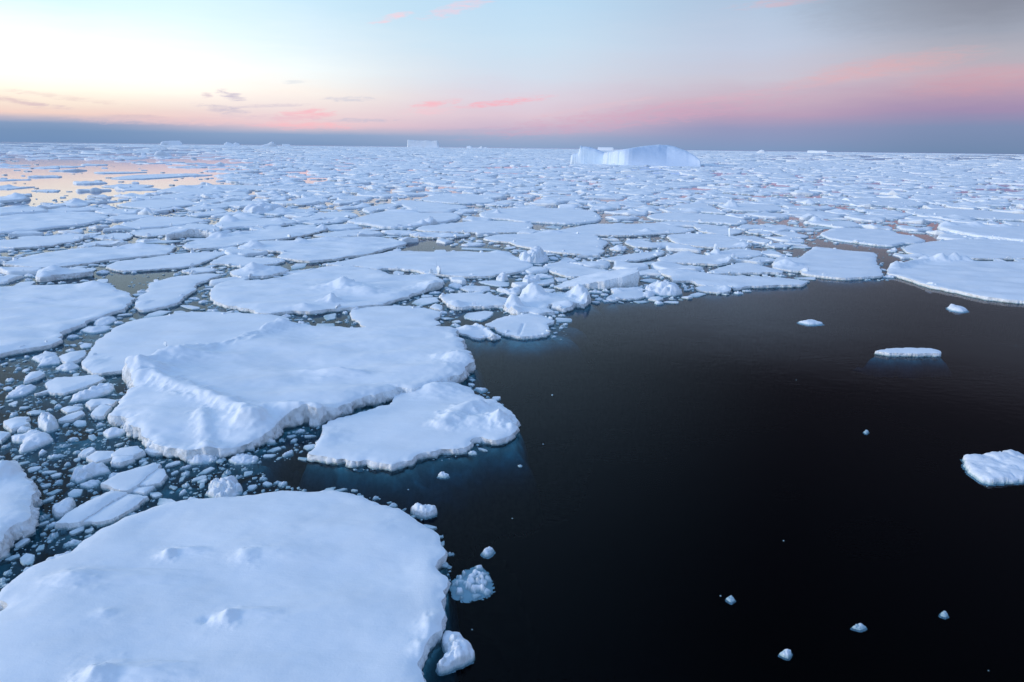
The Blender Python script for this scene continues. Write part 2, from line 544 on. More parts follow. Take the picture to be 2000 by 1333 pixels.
        def cut(a, b):
            k_ = (a, b) if a < b else (b, a)
            i_ = ecut.get(k_)
            if i_ is None:
                t_ = Df[a] / (Df[a] - Df[b])
                i_ = ecut[k_] = len(cv)
                cv.append((Xf[a] + (Xf[b] - Xf[a]) * t_, Yf[a] + (Yf[b] - Yf[a]) * t_, Tf[a] + (Tf[b] - Tf[a]) * t_, Gx[a] + (Gx[b] - Gx[a]) * t_, Gy[a] + (Gy[b] - Gy[a]) * t_))
            return n0 + i_
        for k_ in np.nonzero((cnt == 1) | (cnt == 2))[0]:
            a, b, c_ = (int(v_) for v_ in tri[k_])
            ins_ = sgn[k_]
            if cnt[k_] == 1:
                while not Df[a] > 0:
                    a, b, c_ = b, c_, a
                p_, q_ = cut(a, b), cut(a, c_)
                newf.append((a, p_, q_))
                segs.append((p_, q_))
            else:
                while Df[a] > 0:
                    a, b, c_ = b, c_, a
                p_, q_ = cut(a, b), cut(a, c_)
                newf += [(p_, b, c_), (p_, c_, q_)]
                segs.append((q_, p_))
        C = np.array(cv)
        topV = np.concatenate([np.stack([Xf, Yf, Tf], -1), C[:, :3]])
        topF = np.concatenate(keep + [np.array(newf, int)])
        # the broken side, hung from the rim as a sheet with its own chips and bulges at every height
        gn = np.hypot(C[:, 3], C[:, 4]) + 1e-6
        nX, nY = C[:, 3] / gn, C[:, 4] / gn
        K = int(np.clip(C[:, 2].mean() / (1.1 * cell), 4, 12))
        slope = np.clip(.22 + .55 * fbm(C[:, 0] / 2.5, C[:, 1] / 2.5, seed + 15, 2), .02, .8) * rough * .3
        rowsV = []
        f1_, f2_ = 1 / (.38 * sc ** .5), 1 / (.13 * sc ** .5)
        for j_ in range(K + 1):
            u_ = j_ / K
            z_ = C[:, 2] * (1 - u_) - .22 * u_
            env = min(1.0, 3.2 * u_)
            nz_ = vnoise3(C[:, 0] * f1_, C[:, 1] * f1_, z_ * f1_ * 1.2, seed + 71) * .10 + vnoise3(C[:, 0] * f2_, C[:, 1] * f2_, z_ * f2_ * 1.3, seed + 72) * .07
            of_ = slope * C[:, 2] * u_ ** 1.3 - .16 * float(smooth(.55, 1.0, u_)) * np.minimum(1, 1.5 * C[:, 2]) * sc ** .5 + env * nz_ * rough * sc ** .5 * min(1.4, .5 + fb) + .03 * env
            zz = z_ + env * (1 - u_) * .06 * vnoise3(C[:, 0] * f2_ + 9, C[:, 1] * f2_, z_ * f2_, seed + 73) * rough
            rowsV.append(np.stack([C[:, 0] + nX * of_, C[:, 1] + nY * of_, zz], -1))
        M_ = len(C)
        sV = np.concatenate(rowsV)
        sg = np.array(segs, int) - n0
        sF = np.concatenate([np.stack([sg[:, 0] + j_ * M_, sg[:, 0] + (j_ + 1) * M_, sg[:, 1] + (j_ + 1) * M_, sg[:, 1] + j_ * M_], -1) for j_ in range(K)])
        q = np.stack([idx[:-1, :-1], idx[:-1, 1:], idx[1:, 1:], idx[1:, :-1]], -1).reshape(-1, 4)
        fz = foot.ravel()
        low = q[(Df[q].min(1) < 0.02) & (fz[q].max(1) > -(foot0 * min(1.0, size) + dep + plunge) * .93)]
        return (topV, topF), (sV, sF), (np.stack([Xf, Yf, fz], -1), low)
    # chip the sides: push points on the wall in and out differently at every height
    wall = 4 * t * (1 - t)
    ch = .15 * rough * sc * max(1.0, 1.4 * fb)
    Xo = X + wall * ch * fbm(X * 2.1 / sc + Z * 6.3, Y * 2.1 / sc - Z * 4.7, seed + 51, 3)
    Yo = Y + wall * ch * fbm(X * 2.1 / sc - Z * 4.1, Y * 2.1 / sc + Z * 6.1, seed + 52, 3)
    Zo = Z + wall * .10 * rough * min(fb, 1.2) * fbm(X / (.5 * sc), Y / (.5 * sc), seed + 53, 3)
    idx = np.arange(nx * ny).reshape(ny, nx)
    q = np.stack([idx[:-1, :-1], idx[:-1, 1:], idx[1:, 1:], idx[1:, :-1]], -1).reshape(-1, 4)
    zf = Zo.ravel()
    V = np.stack([Xo.ravel(), Yo.ravel(), zf], -1)
    zm = zf[q].max(1)
    tq = t.ravel()[q].mean(1)
    up = zm > -.05
    return V, q[up], q[~up & (zm > -(foot0 * min(1.0, size) + dep + plunge) * .93)], tq[up]

def compact(V, F):
    u, inv = np.unique(F.ravel(), return_inverse=True)
    return V[u], inv.reshape(F.shape)

def body(name, poly, fb, seed, s, sy, mat, label=None, cat=None, group=None, feet=True, split=False, **kw):
    c = np.array([*np.asarray(poly).mean(0), 0.0])
    if split:                                       # snow on top, bare broken ice along the sides
        (tv, tf), (sv_, sf), (V, low) = height_mesh(poly, fb, seed, s, sy, ribbon=True, **kw)
        V = V - c
        o = link(name, None, None, c)
        v, f = compact(tv - c, tf)
        link('snow_cover', mesh_from('snow_cover', v, f, mat), o)
        link('ice_edge', mesh_from('ice_edge', sv_ - c, sf, M_EDGE), o)
    else:
        V, up, low, tq = height_mesh(poly, fb, seed, s, sy, **kw)
        V = V - c
        v, f = compact(V, up)
        o = link(name, mesh_from(name, v, f, mat), None, c)
    tag(o, label, cat, group)
    if feet and len(low) > 30:
        v, f = compact(V, low)
        link('submerged_ledge', mesh_from('submerged_ledge', v, f, M_LEDGE), o)
    return o

# ------------------------------------------------------------------ occupancy of the sea seen in plan (to keep pieces apart)
GX0, GX1, GY0, GY1, GC = -140.0, 140.0, 8.0, 190.0, 0.25
OCC = np.zeros((int((GY1 - GY0) / GC), int((GX1 - GX0) / GC)), bool)
def occupy(poly, grow=0.0):
    poly = np.asarray(poly)
    lo, hi = poly.min(0) - grow - GC, poly.max(0) + grow + GC
    i0, i1 = max(0, int((lo[1] - GY0) / GC)), min(OCC.shape[0], int((hi[1] - GY0) / GC) + 1)
    j0, j1 = max(0, int((lo[0] - GX0) / GC)), min(OCC.shape[1], int((hi[0] - GX0) / GC) + 1)
    if i1 <= i0 or j1 <= j0:
        return
    Y, X = np.meshgrid(GY0 + (np.arange(i0, i1) + .5) * GC, GX0 + (np.arange(j0, j1) + .5) * GC, indexing='ij')
    OCC[i0:i1, j0:j1] |= sdist(X, Y, poly) > -grow
def taken(x, y):
    i, j = int((y - GY0) / GC), int((x - GX0) / GC)
    if 0 <= i < OCC.shape[0] and 0 <= j < OCC.shape[1]:
        return bool(OCC[i, j])
    return False
def inside(px, py, poly):
    n, c = len(poly), False
    for i in range(n):
        (ax, ay), (bx, by) = poly[i], poly[(i + 1) % n]
        if (ay > py) != (by > py) and px < (bx - ax) * (py - ay) / (by - ay) + ax:
            c = not c
    return c

# ------------------------------------------------------------------ sea
L = 40000.0
edges = [-L, -4000, -600, -150, -40, 0, 40, 150, 600, 4000, L]
EX, EY = np.array(edges), np.array([-2000, -200, 0, 20, 60, 150, 500, 1500, 5000, 15000, L])
nx, ny = len(EX), len(EY)
X, Y = np.meshgrid(EX, EY)
V = np.concatenate([np.stack([X.ravel(), Y.ravel(), np.zeros(nx * ny)], -1), np.stack([X.ravel(), Y.ravel(), np.full(nx * ny, -8.0)], -1)])
idx = np.arange(nx * ny).reshape(ny, nx)
q = np.stack([idx[:-1, :-1], idx[:-1, 1:], idx[1:, 1:], idx[1:, :-1]], -1).reshape(-1, 4)
K = nx * ny
sides = []
for a, b in list(zip(idx[0, :-1], idx[0, 1:])) + list(zip(idx[1:, 0], idx[:-1, 0])) + list(zip(idx[-1, 1:], idx[-1, :-1])) + list(zip(idx[:-1, -1], idx[1:, -1])):
    sides.append((a + K, b + K, b, a))
F = np.concatenate([q, q[:, ::-1] + K, np.array(sides)])
sea = link('water', mesh_from('water', V, F, M_WATER, False))
tag(sea, kind='structure')
V = np.array([(-L, -2000, -8.4), (L, -2000, -8.4), (L, L, -8.4), (-L, L, -8.4)])
tag(link('deep_water', mesh_from('deep_water', V, np.array([(0, 1, 2, 3)]), M_DEEP, False)), kind='structure')

# ------------------------------------------------------------------ the floes one can point to
# label, freeboard in metres, outline of the top (photo pixels, put on the plane of its top), extras
FLOES = [
("huge smooth snow-covered floe in the bottom corner with tiny snow peaks", .5,
 [(0,1186),(13,1163),(8,1148),(60,1107),(100,1088),(140,1072),(165,1053),(184,1034),(216,1020),(256,1002),(312,982),(383,971),(460,963),(550,956),(600,954),(640,953),(692,962),(750,980),(798,1000),(830,1026),(852,1036),(859,1062),(860,1093),(855,1102),(874,1114),(875,1134),(866,1152),(864,1192),(852,1210),(852,1233),(834,1246),(823,1273),(812,1287),(821,1310),(823,1325),(826,1360),(810,1430),(600,1500),(200,1520),(-150,1450),(-250,1330),(-120,1240)],
 dict(bumps=[(327,1078,.38,.45,.4),(140,1128,.34,1.3,.8),(480,1084,.22,.7,.6),(443,1203,.36,.5,.5),(402,1212,-.15,.3,.3),(185,1315,.5,.8,.7),(205,1200,.12,.5,.4),(838,1220,.22,.5,1.0),(822,1262,.2,.4,.5),(600,1060,.10,3,2)], und=.10, ledge=(.35,.9))),
("thick floe with a pointed snow hump, cut by the left edge of the view", .8,
 [(0,902),(8,897),(20,902),(36,912),(54,920),(57,936),(60,954),(63,964),(59,984),(53,996),(46,1000),(40,1008),(18,1020),(0,1048),(-60,1070),(-160,1010),(-180,930),(-80,895)],
 dict(bumps=[(8,915,.55,.6,1.2)], rough=1.6, ledge=(.6,.7))),
("biggest thick hummocky floe with a broken snow ridge and crumbled front wall", .80,
 [(253,722),(285,707),(324,697),(353,688),(389,679),(432,670),(463,662),(492,651),(516,642),(550,634),(590,632),(640,636),(727,637),(797,633),(850,634),(881,634),(888,643),(904,658),(903,671),(909,679),(919,697),(916,708),(895,727),(867,734),(822,748),(801,754),(780,751),(767,751),(770,752),(764,758),(717,770),(694,778),(655,794),(622,806),(588,802),(560,812),(535,828),(502,843),(473,856),(432,862),(401,866),(329,867),(314,860),(290,848),(264,828),(242,812),(216,804),(212,798),(228,781),(247,764),(259,747),(258,732)],
 dict(bumps=[(272,716,.9,2.2,1.3),(400,850,-.4,4,1.3),(250,790,-.15,2,1.5),(330,692,.5,2.5,1.2),(380,690,.35,2.2,1.2),(895,694,.55,1.6,1.3),(663,722,.45,2.2,.7),(590,795,.55,2.2,.9),(480,816,.5,1.1,.8),(540,632,.4,2.2,1.0),(700,700,-.15,6,3),(560,720,-.2,6,3)],
  ridges=[([(258,735),(300,735),(338,745),(378,760),(420,775),(470,795),(500,812)],.42,.6),([(262,712),(324,692),(389,674),(463,657),(545,632)],.4,1.0),([(392,800),(398,830),(404,862)],.2,.4)], blocks=[(312,735,.3,.45),(345,746,.25,.35),(425,778,.22,.35),(490,808,.25,.35),(324,675,.2,.3)], rough=1.6, und=.14, ledge=(.9,1.0))),
("flat snow floe lying behind the biggest hummocky floe, long rounded end to the sea lane", .4,
 [(162,711),(168,694),(180,677),(204,653),(228,638),(261,624),(300,618),(360,609),(420,608),(495,611),(552,617),(564,627),(540,642),(480,662),(420,690),(330,710),(254,718),(230,722),(198,727),(180,726)],
 dict(bumps=[(185,705,.15,.8,1.2)], ledge=(1.0,.7))),
("small wedge-shaped floe caught between the biggest hummocky floe and the mounded floe", .4,
 [(685,605),(710,600),(745,597),(780,596),(836,602),(862,610),(851,622),(860,631),(830,642),(740,646),(710,636),(698,624),(687,618)], dict()),
("low kidney-shaped floe with a chipped ridge at its right end, deep blue foot under water", .50,
 [(612,880),(619,860),(632,846),(631,830),(659,815),(710,800),(754,788),(769,772),(812,753),(839,742),(866,738),(893,747),(920,758),(927,767),(949,776),(969,779),(973,786),(985,792),(1002,808),(1010,832),(1004,846),(965,853),(938,850),(916,866),(895,877),(875,877),(830,883),(803,893),(740,900),(695,899),(650,892),(618,887)],
 dict(bumps=[(850,758,.35,1.8,1.2),(975,815,.6,.7,.9),(930,820,.3,1.2,1.0),(640,852,.12,1.2,1.0),(1000,832,.2,.5,.6)], ridges=[([(868,826),(885,812),(905,798),(935,790)],.35,.6)], rough=1.6, ledge=(1.2,1.6), foot0=.16)),
("very large smooth floe with soft snow waves, cut by the frame, beyond the brash lane", .55,
 [(0,559),(52,556),(84,556),(135,554),(172,552),(190,550),(205,554),(217,559),(234,565),(249,571),(262,580),(258,585),(246,592),(249,596),(238,602),(222,606),(193,616),(170,624),(165,629),(142,638),(117,649),(123,652),(112,659),(120,661),(105,668),(87,673),(64,676),(30,683),(0,689),(-120,702),(-250,655),(-220,582),(-100,560)],
 dict(bumps=[(75,584,.35,3.0,.8),(188,556,.35,2.5,1.2),(150,578,.15,4,.8),(20,650,.12,5,1.5)], und=.16, ledge=(.7,.6))),
("narrow ragged floe like a mitten, beside the very large smooth floe", .45,
 [(288,557),(300,549),(345,539),(385,535),(420,533),(428,537),(384,553),(381,565),(354,580),(352,588),(300,601),(273,604),(263,592),(272,577),(289,568)],
 dict(bumps=[(280,590,.2,.8,.8)], rough=1.5)),
("broad mounded floe with a pile of snow-buried blocks near its front edge", .55,
 [(411,571),(420,557),(444,547),(510,546),(549,539),(600,529),(630,520),(675,517),(703,521),(745,528),(759,535),(804,536),(836,534),(857,540),(866,549),(860,559),(836,564),(801,575),(759,587),(745,593),(710,595),(675,600),(633,603),(605,607),(570,605),(540,609),(504,609),(480,600),(441,594),(417,585)],
 dict(bumps=[(672,556,1.0,2.3,1.6),(715,566,.7,3,1.6),(648,583,.8,1.0,.9),(845,555,.7,2.2,2.0),(560,560,.2,5,3),(595,598,.3,1.2,.7)], blocks=[(672,553,.55,.85),(690,557,.4,.6),(648,582,.45,.5),(660,562,.3,.5)], rough=1.3, und=.14, ledge=(.9,.8))),
("long smooth floe joined behind the mounded floe, with a small meltwater gap between them", .5,
 [(636,514),(681,507),(716,498),(745,494),(766,489),(810,490),(861,491),(912,490),(951,493),(974,489),(992,491),(1004,499),(1028,511),(1042,517),(1025,525),(1009,531),(974,534),(954,538),(912,539),(878,537),(855,534),(830,533),(815,527),(782,524),(748,523),(735,525),(700,519),(660,517)],
 dict(bumps=[(972,492,.3,1.5,1.2),(870,505,.15,4,1.5)], blocks=[(858,534,.6,.9),(842,533,.45,.5)], ledge=(.6,.6))),
("mid-sized floe with a lifted broken front block, just before the dark open water", .5,
 [(859,575),(873,573),(903,571),(942,568),(945,573),(956,570),(964,575),(990,582),(992,585),(985,593),(948,597),(916,596),(912,598),(888,600),(876,596),(873,590),(864,582)],
 dict(bumps=[(886,592,.45,1.2,.8)], rough=1.4, ledge=(.7,.7))),
("sculpted ice mass like a reclining camel, two humps and an upturned tail", .6,
 [(986,598),(999,582),(1014,580),(1022,573),(1041,566),(1052,566),(1076,571),(1100,572),(1116,569),(1130,566),(1142,565),(1143,571),(1149,577),(1151,583),(1143,593),(1129,591),(1119,596),(1102,601),(1085,598),(1074,591),(1070,601),(1079,607),(1049,610),(1030,607),(1015,609),(998,607),(993,602)],
 dict(bumps=[(1002,588,1.1,1.0,1.0),(1041,570,1.3,1.6,1.2),(1131,570,1.2,1.3,1.0),(1144,582,.9,.7,.8),(1000,603,.5,1.0,.7),(1110,592,.3,1.5,.8)], rough=1.5, und=.2, ledge=(1.1,.6))),
("small flat floe crossed by dark cracks, on a pale blue foot", .4,
 [(949,633),(964,625),(980,619),(1012,614),(1031,611),(1052,614),(1068,618),(1085,624),(1082,628),(1070,630),(1071,638),(1076,648),(1060,652),(1038,655),(1015,657),(988,650),(972,646),(970,640),(958,637)],
 dict(ridges=[([(1022,632),(1018,642),(1014,653)],-.12,.1)], rough=1.4, ledge=(1.7,.5))),
("cluster of tilted broken plates jammed against the end of the biggest hummocky floe", .3,
 [(888,641),(910,635),(930,634),(945,640),(958,649),(977,656),(969,660),(958,660),(951,656),(935,661),(914,653),(900,650),(895,646)],
 dict(bumps=[(912,641,.3,.9,.6)], ridges=[([(930,635),(948,642),(960,652),(966,659)],.3,.28)], rough=1.3, ledge=(.8,.6))),
("upended slab of old ice sloping up out of the water like a ramp", .25,
 [(1085,559),(1116,552),(1145,549),(1170,548),(1200,548),(1225,549),(1242,550),(1246,555),(1236,559),(1205,561),(1180,562),(1158,562),(1116,563),(1090,562)],
 dict(tilt=((1085,559),(1242,552),1.5), rough=1.9, und=.25, wallw=.12, ledge=(.9,.9))),
("jagged floe of fused blocks with deep notches, between the ramp slab and the dark water", .35,
 [(1183,582),(1199,571),(1192,563),(1214,561),(1240,560),(1253,561),(1256,570),(1262,578),(1228,583),(1207,583),(1201,586)], dict(bumps=[(1205,567,.3,.8,.6)], rough=1.5, ledge=(.8,.5))),
("long pointed tongue floe reaching right into the dark water", .5,
 [(1284,528),(1300,525),(1325,524),(1352,528),(1379,532),(1397,535),(1442,538),(1505,540),(1550,544),(1577,549),(1568,554),(1541,555),(1478,557),(1451,559),(1433,562),(1427,557),(1406,557),(1381,556),(1361,553),(1352,547),(1316,547),(1310,539)], dict(bumps=[(1325,528,.3,2.5,1.2)], ledge=(.5,.5))),
("small low floe with a chunky end, tucked under the long pointed tongue floe", .35,
 [(1358,560),(1388,557),(1422,556),(1428,562),(1422,569),(1397,570),(1370,567)], dict(bumps=[(1417,562,.35,.8,.8)], rough=1.4)),
("thin blade-shaped floe lying just behind the long pointed tongue floe", .5,
 [(1384,529),(1420,518),(1442,513),(1465,513),(1496,520),(1528,528),(1526,531),(1478,531),(1433,532),(1397,533)], dict()),
("ragged floe carrying a leaning upright block on its back, near the blade-shaped floe", .5,
 [(1285,503),(1307,498),(1329,491),(1347,490),(1359,495),(1379,498),(1395,493),(1424,487),(1442,485),(1486,490),(1482,499),(1442,504),(1438,508),(1406,515),(1379,514),(1325,512),(1294,511)],
 dict(bumps=[(1398,492,.8,1.0,.8),(1425,507,.6,1.5,1.0)], blocks=[(1395,493,.5,1.2),(1432,503,.45,.6),(1420,508,.4,.5)], rough=1.3)),
("small leaf-shaped floe beside the brown water gap, right of the block-carrying floe", .4,
 [(1458,509),(1482,501),(1509,504),(1514,508),(1474,512)], dict()),
("four-sided flat floe with a rounded ice boss on its left side, open water before it", .5,
 [(1509,520),(1516,504),(1532,500),(1559,503),(1577,491),(1593,482),(1620,484),(1648,488),(1708,493),(1711,502),(1711,509),(1723,533),(1718,538),(1684,540),(1660,542),(1624,540),(1598,537),(1572,534),(1563,528),(1545,528),(1523,524)],
 dict(bumps=[(1535,514,.7,1.8,1.5),(1594,484,.25,1.0,1.0)], ledge=(.9,.5))),
("large floe at the view's edge with a row of pointed snow peaks along its back", .55,
 [(1733,533),(1745,514),(1763,516),(1787,506),(1816,504),(1845,504),(1883,508),(1960,510),(2000,510),(2120,514),(2200,560),(2110,600),(2000,586),(1960,583),(1912,576),(1864,565),(1816,556),(1787,547),(1756,537)],
 dict(bumps=[(1750,519,.5,1.2,1.0),(1838,505,1.1,1.3,.9),(1865,506,.9,1.2,.8),(1885,508,.4,.9,.7),(1805,506,.5,1.2,.7)], ridges=[([(1742,522),(1790,510),(1835,505),(1890,509)],.35,.8)], und=.12, ledge=(.8,.5))),
("flat floe lying directly behind the floe with pointed snow peaks", .45,
 [(1764,484),(1781,477),(1830,470),(1876,467),(1936,467),(2000,469),(2100,480),(2080,508),(2000,504),(1912,504),(1864,502),(1816,500),(1774,492)], dict()),
("almond-shaped flat floe with pinkish water before and behind it", .45,
 [(1602,456),(1616,450),(1632,445),(1684,446),(1744,450),(1755,456),(1787,461),(1808,469),(1792,474),(1768,474),(1744,479),(1715,478),(1672,472),(1625,466)], dict(bumps=[(1630,449,.3,1.2,.8)])),
("hummocky floe with an undercut dark front and rough snow heaps, cut by the right edge", .7,
 [(1835,442),(1841,433),(1888,435),(1936,440),(2000,440),(2100,446),(2080,474),(2000,469),(1960,464),(1912,459),(1864,450)], dict(bumps=[(1848,437,.8,2,1.2),(1905,438,.8,2.2,1.2),(1960,441,.6,2,1.2)], rough=1.5)),
("low floe with a snow fin standing at its left tip and a dark undercut edge", .6,
 [(1570,433),(1594,427),(1620,431),(1660,431),(1684,441),(1648,444),(1610,438),(1590,436)], dict(bumps=[(1592,429,1.3,1.3,1.0)])),
("wide flat floe far out on the right with heaps of brash along its far edge", .5,
 [(1768,411),(1804,408),(1860,408),(1912,410),(1994,418),(2050,424),(2030,432),(1994,429),(1924,427),(1840,420),(1787,418)], dict()),
("long flat floe farther out, left of the wide flat one, with brash around it", .5,
 [(1614,393),(1650,388),(1700,386),(1768,388),(1811,398),(1792,402),(1720,401),(1648,397)], dict()),
("broad flat floe under the ice castle, its near edge notched by brash", .5,
 [(944,464),(963,459),(985,457),(1036,456),(1069,450),(1079,449),(1101,453),(1161,458),(1174,467),(1186,473),(1176,484),(1181,491),(1161,496),(1130,495),(1096,492),(1070,489),(1011,478),(994,472),(960,469)], dict(bumps=[(1079,452,.5,2.5,1.2)])),
("lens-shaped floe in front of the ice castle with clean smooth snow", .45,
 [(1061,519),(1079,513),(1099,510),(1130,516),(1155,523),(1189,527),(1161,537),(1121,539),(1101,537),(1079,529)], dict()),
("slim curved floe right of the lens-shaped floe", .4,
 [(1175,505),(1215,498),(1249,493),(1283,490),(1296,493),(1279,500),(1249,507),(1225,510),(1195,508)], dict()),
("long pale floe stretching behind the slim curved floe, with a raised lump at its right", .5,
 [(1090,449),(1130,442),(1159,437),(1232,437),(1283,435),(1303,438),(1325,443),(1357,448),(1330,454),(1280,456),(1232,459),(1164,458),(1101,453)], dict(bumps=[(1263,450,.6,1.2,1.0)])),
("angular floe with a split sheet on top, among brash behind the slim curved floe", .4,
 [(1221,474),(1226,468),(1252,467),(1274,474),(1293,480),(1274,483),(1240,481)], dict(rough=1.4)),
("little pyramid-backed floe left of the angular floe with the split sheet", .35,
 [(1190,486),(1207,481),(1220,483),(1222,488),(1208,489)], dict(bumps=[(1207,484,.7,1.0,1.0)])),
("flat floe with a single white snow cone near its left end", .5,
 [(937,416),(955,410),(979,407),(1062,406),(1130,408),(1160,413),(1174,423),(1169,430),(1147,434),(1104,436),(1045,433),(1020,433),(990,428),(946,425)], dict(bumps=[(972,413,1.1,.9,.9)])),
("smooth oval floe directly in front of the floe with the snow cone", .5,
 [(814,447),(827,441),(878,436),(929,431),(980,431),(1032,435),(1040,439),(1033,449),(1002,453),(946,453),(895,452),(840,451)], dict()),
("dirty crumbled floe with greenish undercut, before the smooth oval floe", .5,
 [(802,456),(827,453),(869,454),(913,458),(895,461),(861,463),(827,462),(808,460)], dict(bumps=[(820,457,.5,1.5,.8),(875,458,.4,1.5,.8)], rough=1.8)),
("snow-swept floe with a rubble ridge on its right, sharp cream edge on its left", .6,
 [(677,431),(711,421),(750,413),(781,408),(801,410),(827,416),(886,415),(898,422),(891,428),(852,434),(827,438),(789,443),(750,443),(717,437)], dict(bumps=[(785,412,.6,4,2),(840,431,1.0,1.6,1.0),(825,434,.8,1.2,.9)], blocks=[(842,430,.5,.8),(828,433,.4,.6)], rough=1.3)),
("large floe with wavy snow and a crusty hump on its left shoulder", .55,
 [(467,485),(474,478),(495,472),(532,469),(575,469),(600,468),(640,464),(700,462),(742,462),(781,469),(796,474),(769,481),(735,490),(718,495),(674,500),(660,504),(609,508),(583,507),(541,500),(553,493),(541,489),(504,487)], dict(bumps=[(494,478,.9,1.8,1.2),(586,470,.5,1.5,1.0),(640,467,.4,3,1.2)], rough=1.3, und=.16, ledge=(.6,.5))),
("thin floe strip behind the large wavy floe, half sheathed in brash", .4,
 [(612,459),(640,454),(682,449),(733,446),(742,448),(701,453),(699,458),(674,462),(640,462)], dict()),
("very long slanting floe with small snow peaks and a dark sea-lane along its foot", .55,
 [(358,478),(371,471),(405,464),(425,456),(440,456),(468,451),(490,450),(541,445),(609,438),(620,444),(633,443),(641,446),(626,450),(600,457),(558,464),(507,469),(480,473),(462,478),(422,483),(388,484),(364,484)], dict(bumps=[(426,459,.9,1.8,1.0),(467,454,.5,1.2,.8),(630,443,1.0,1.0,.8)], rough=1.2, und=.15)),
("hummocked floe with two soft snow hills, behind the very long slanting floe", .6,
 [(416,440),(430,432),(446,424),(473,418),(498,417),(520,422),(504,426),(558,425),(580,432),(558,437),(515,442),(473,442),(439,445),(429,443)], dict(bumps=[(447,428,1.2,2.2,1.2),(475,421,.7,2.5,1.5),(545,430,.6,2,1.0)], rough=1.3)),
("thick-walled floe with a tall grey face mirrored in still water", 1.1,
 [(321,457),(337,454),(371,450),(392,450),(418,452),(429,446),(420,440),(396,437),(365,441),(343,447)], dict(bumps=[(380,448,.4,2.5,1.5)], rough=1.3)),
("pale triangular floe with a thin crack along its front, beside the grey still water", .4,
 [(206,520),(230,510),(289,503),(340,496),(371,493),(422,491),(438,492),(434,497),(393,512),(384,516),(354,521),(314,524),(238,528),(222,525)], dict(ledge=(.6,.5))),
("long swelling floe with a soft snow dune, in front of the thick-walled grey-faced floe", .5,
 [(2,512),(17,509),(85,493),(153,485),(187,481),(230,483),(255,479),(272,476),(289,479),(340,479),(341,483),(334,489),(322,495),(255,501),(204,507),(170,513),(119,519),(76,522),(51,519),(17,516)], dict(bumps=[(272,479,.6,3,1.2),(120,500,.15,5,2)], und=.15, ledge=(.6,.5))),
("rugged grey-sided block floe throwing a dark mirror image in still water", .7,
 [(71,539),(77,529),(102,521),(127,525),(153,519),(182,527),(161,530),(119,534),(94,539)], dict(bumps=[(104,526,.7,1.6,1.2),(85,534,.4,1.2,.8)], rough=1.5)),
("thin arrowhead floe beside the hummock that looks like a snow-covered tent", .4,
 [(409,514),(429,502),(446,497),(469,497),(483,502),(541,503),(556,508),(537,514),(490,518),(468,520),(439,515)], dict(ledge=(.6,.4))),
("hummock floe peaked like a snow-covered tent, with an undercut dark foot", .6,
 [(449,529),(473,523),(495,518),(507,521),(541,519),(562,526),(554,530),(520,537),(492,538),(470,539),(455,535)], dict(bumps=[(495,524,1.0,1.6,1.2),(535,525,.5,1.6,1.0)], rough=1.2, ledge=(.7,.6))),
("small smooth floe left of the tent-shaped hummock floe", .4,
 [(354,529),(371,524),(396,521),(424,525),(412,529),(380,532)], dict()),
("slender white floe with a straight broken lower edge, cut by the left side", .5,
 [(0,469),(51,464),(102,459),(136,456),(170,457),(180,461),(163,465),(144,471),(119,473),(102,478),(68,481),(26,483),(0,481),(-80,480),(-90,470)], dict(rough=1.3)),
("small oval floe touching the right tip of the slender white floe", .4,
 [(181,461),(212,457),(255,456),(258,461),(246,466),(230,468),(187,465)], dict()),
("narrow floe with a crumpled snow roll at its right end, in still grey water", .5,
 [(151,481),(170,474),(204,469),(245,471),(249,476),(192,478),(170,481)], dict(bumps=[(236,474,.5,1.5,.8)], rough=1.3)),
("great smooth floe at the left edge with one faint snow crest", .55,
 [(0,422),(51,417),(102,413),(144,413),(187,415),(210,421),(211,425),(192,430),(156,438),(102,443),(51,450),(0,453),(-100,455),(-110,425)], dict(bumps=[(158,418,.5,2,1.2),(20,425,.3,4,2)], und=.15)),
("rounded snow floe at the left edge, standing against golden water", .8,
 [(0,405),(42,403),(73,403),(92,408),(90,411),(51,414),(0,417),(-60,416),(-60,406)], dict(bumps=[(30,405,.5,3,2)])),
("dark-fronted peaked floe alone in the golden water at the left edge", .7,
 [(0,384),(30,381),(57,385),(40,389),(0,392),(-40,392),(-40,385)], dict(bumps=[(32,383,1.3,3,1.6)], rough=1.5)),
("flat floe with gently tapered ends beside a small golden pool", .45,
 [(227,400),(280,391),(356,389),(390,398),(340,403),(312,409),(280,407),(250,404)], dict()),
("wide smooth floe in front of the golden pool, with brash along its near side", .5,
 [(236,436),(255,433),(277,426),(306,422),(340,423),(371,424),(410,429),(393,432),(354,439),(320,442),(272,445),(243,443)], dict()),
("small shield-shaped floe just before the wide smooth floe by the golden pool", .4,
 [(254,453),(272,449),(305,446),(345,446),(353,448),(337,453),(320,458),(289,461),(265,459)], dict()),
("small floe left of the crusty ice crag, nearer the horizon of two alike", .45,
 [(363,405),(405,399),(449,400),(436,405),(388,410),(369,410)], dict(bumps=[(402,401,.7,1.3,1.0)])),
("small floe left of the crusty ice crag, nearer the viewer of two alike", .45,
 [(365,419),(405,412),(430,410),(446,412),(422,418),(385,421)], dict()),
("low floe with a blue snow pyramid on it, right of the crusty ice crag", .45,
 [(516,416),(537,410),(566,407),(599,408),(624,411),(592,415),(541,419)], dict(bumps=[(549,411,1.0,2,1.2)])),
("plain oval floe right of the low floe with the blue snow pyramid", .5,
 [(604,422),(626,416),(660,413),(689,415),(699,421),(674,425),(640,427),(617,427)], dict()),
("thin sheet of snow-covered ice before the plain oval floe", .4,
 [(588,433),(640,429),(672,431),(650,435),(612,437)], dict()),
("white floe with a ragged left rim and a shadowed trench on its right", .5,
 [(709,411),(711,406),(742,400),(762,397),(779,400),(766,405),(735,410),(722,414)], dict(rough=1.5)),
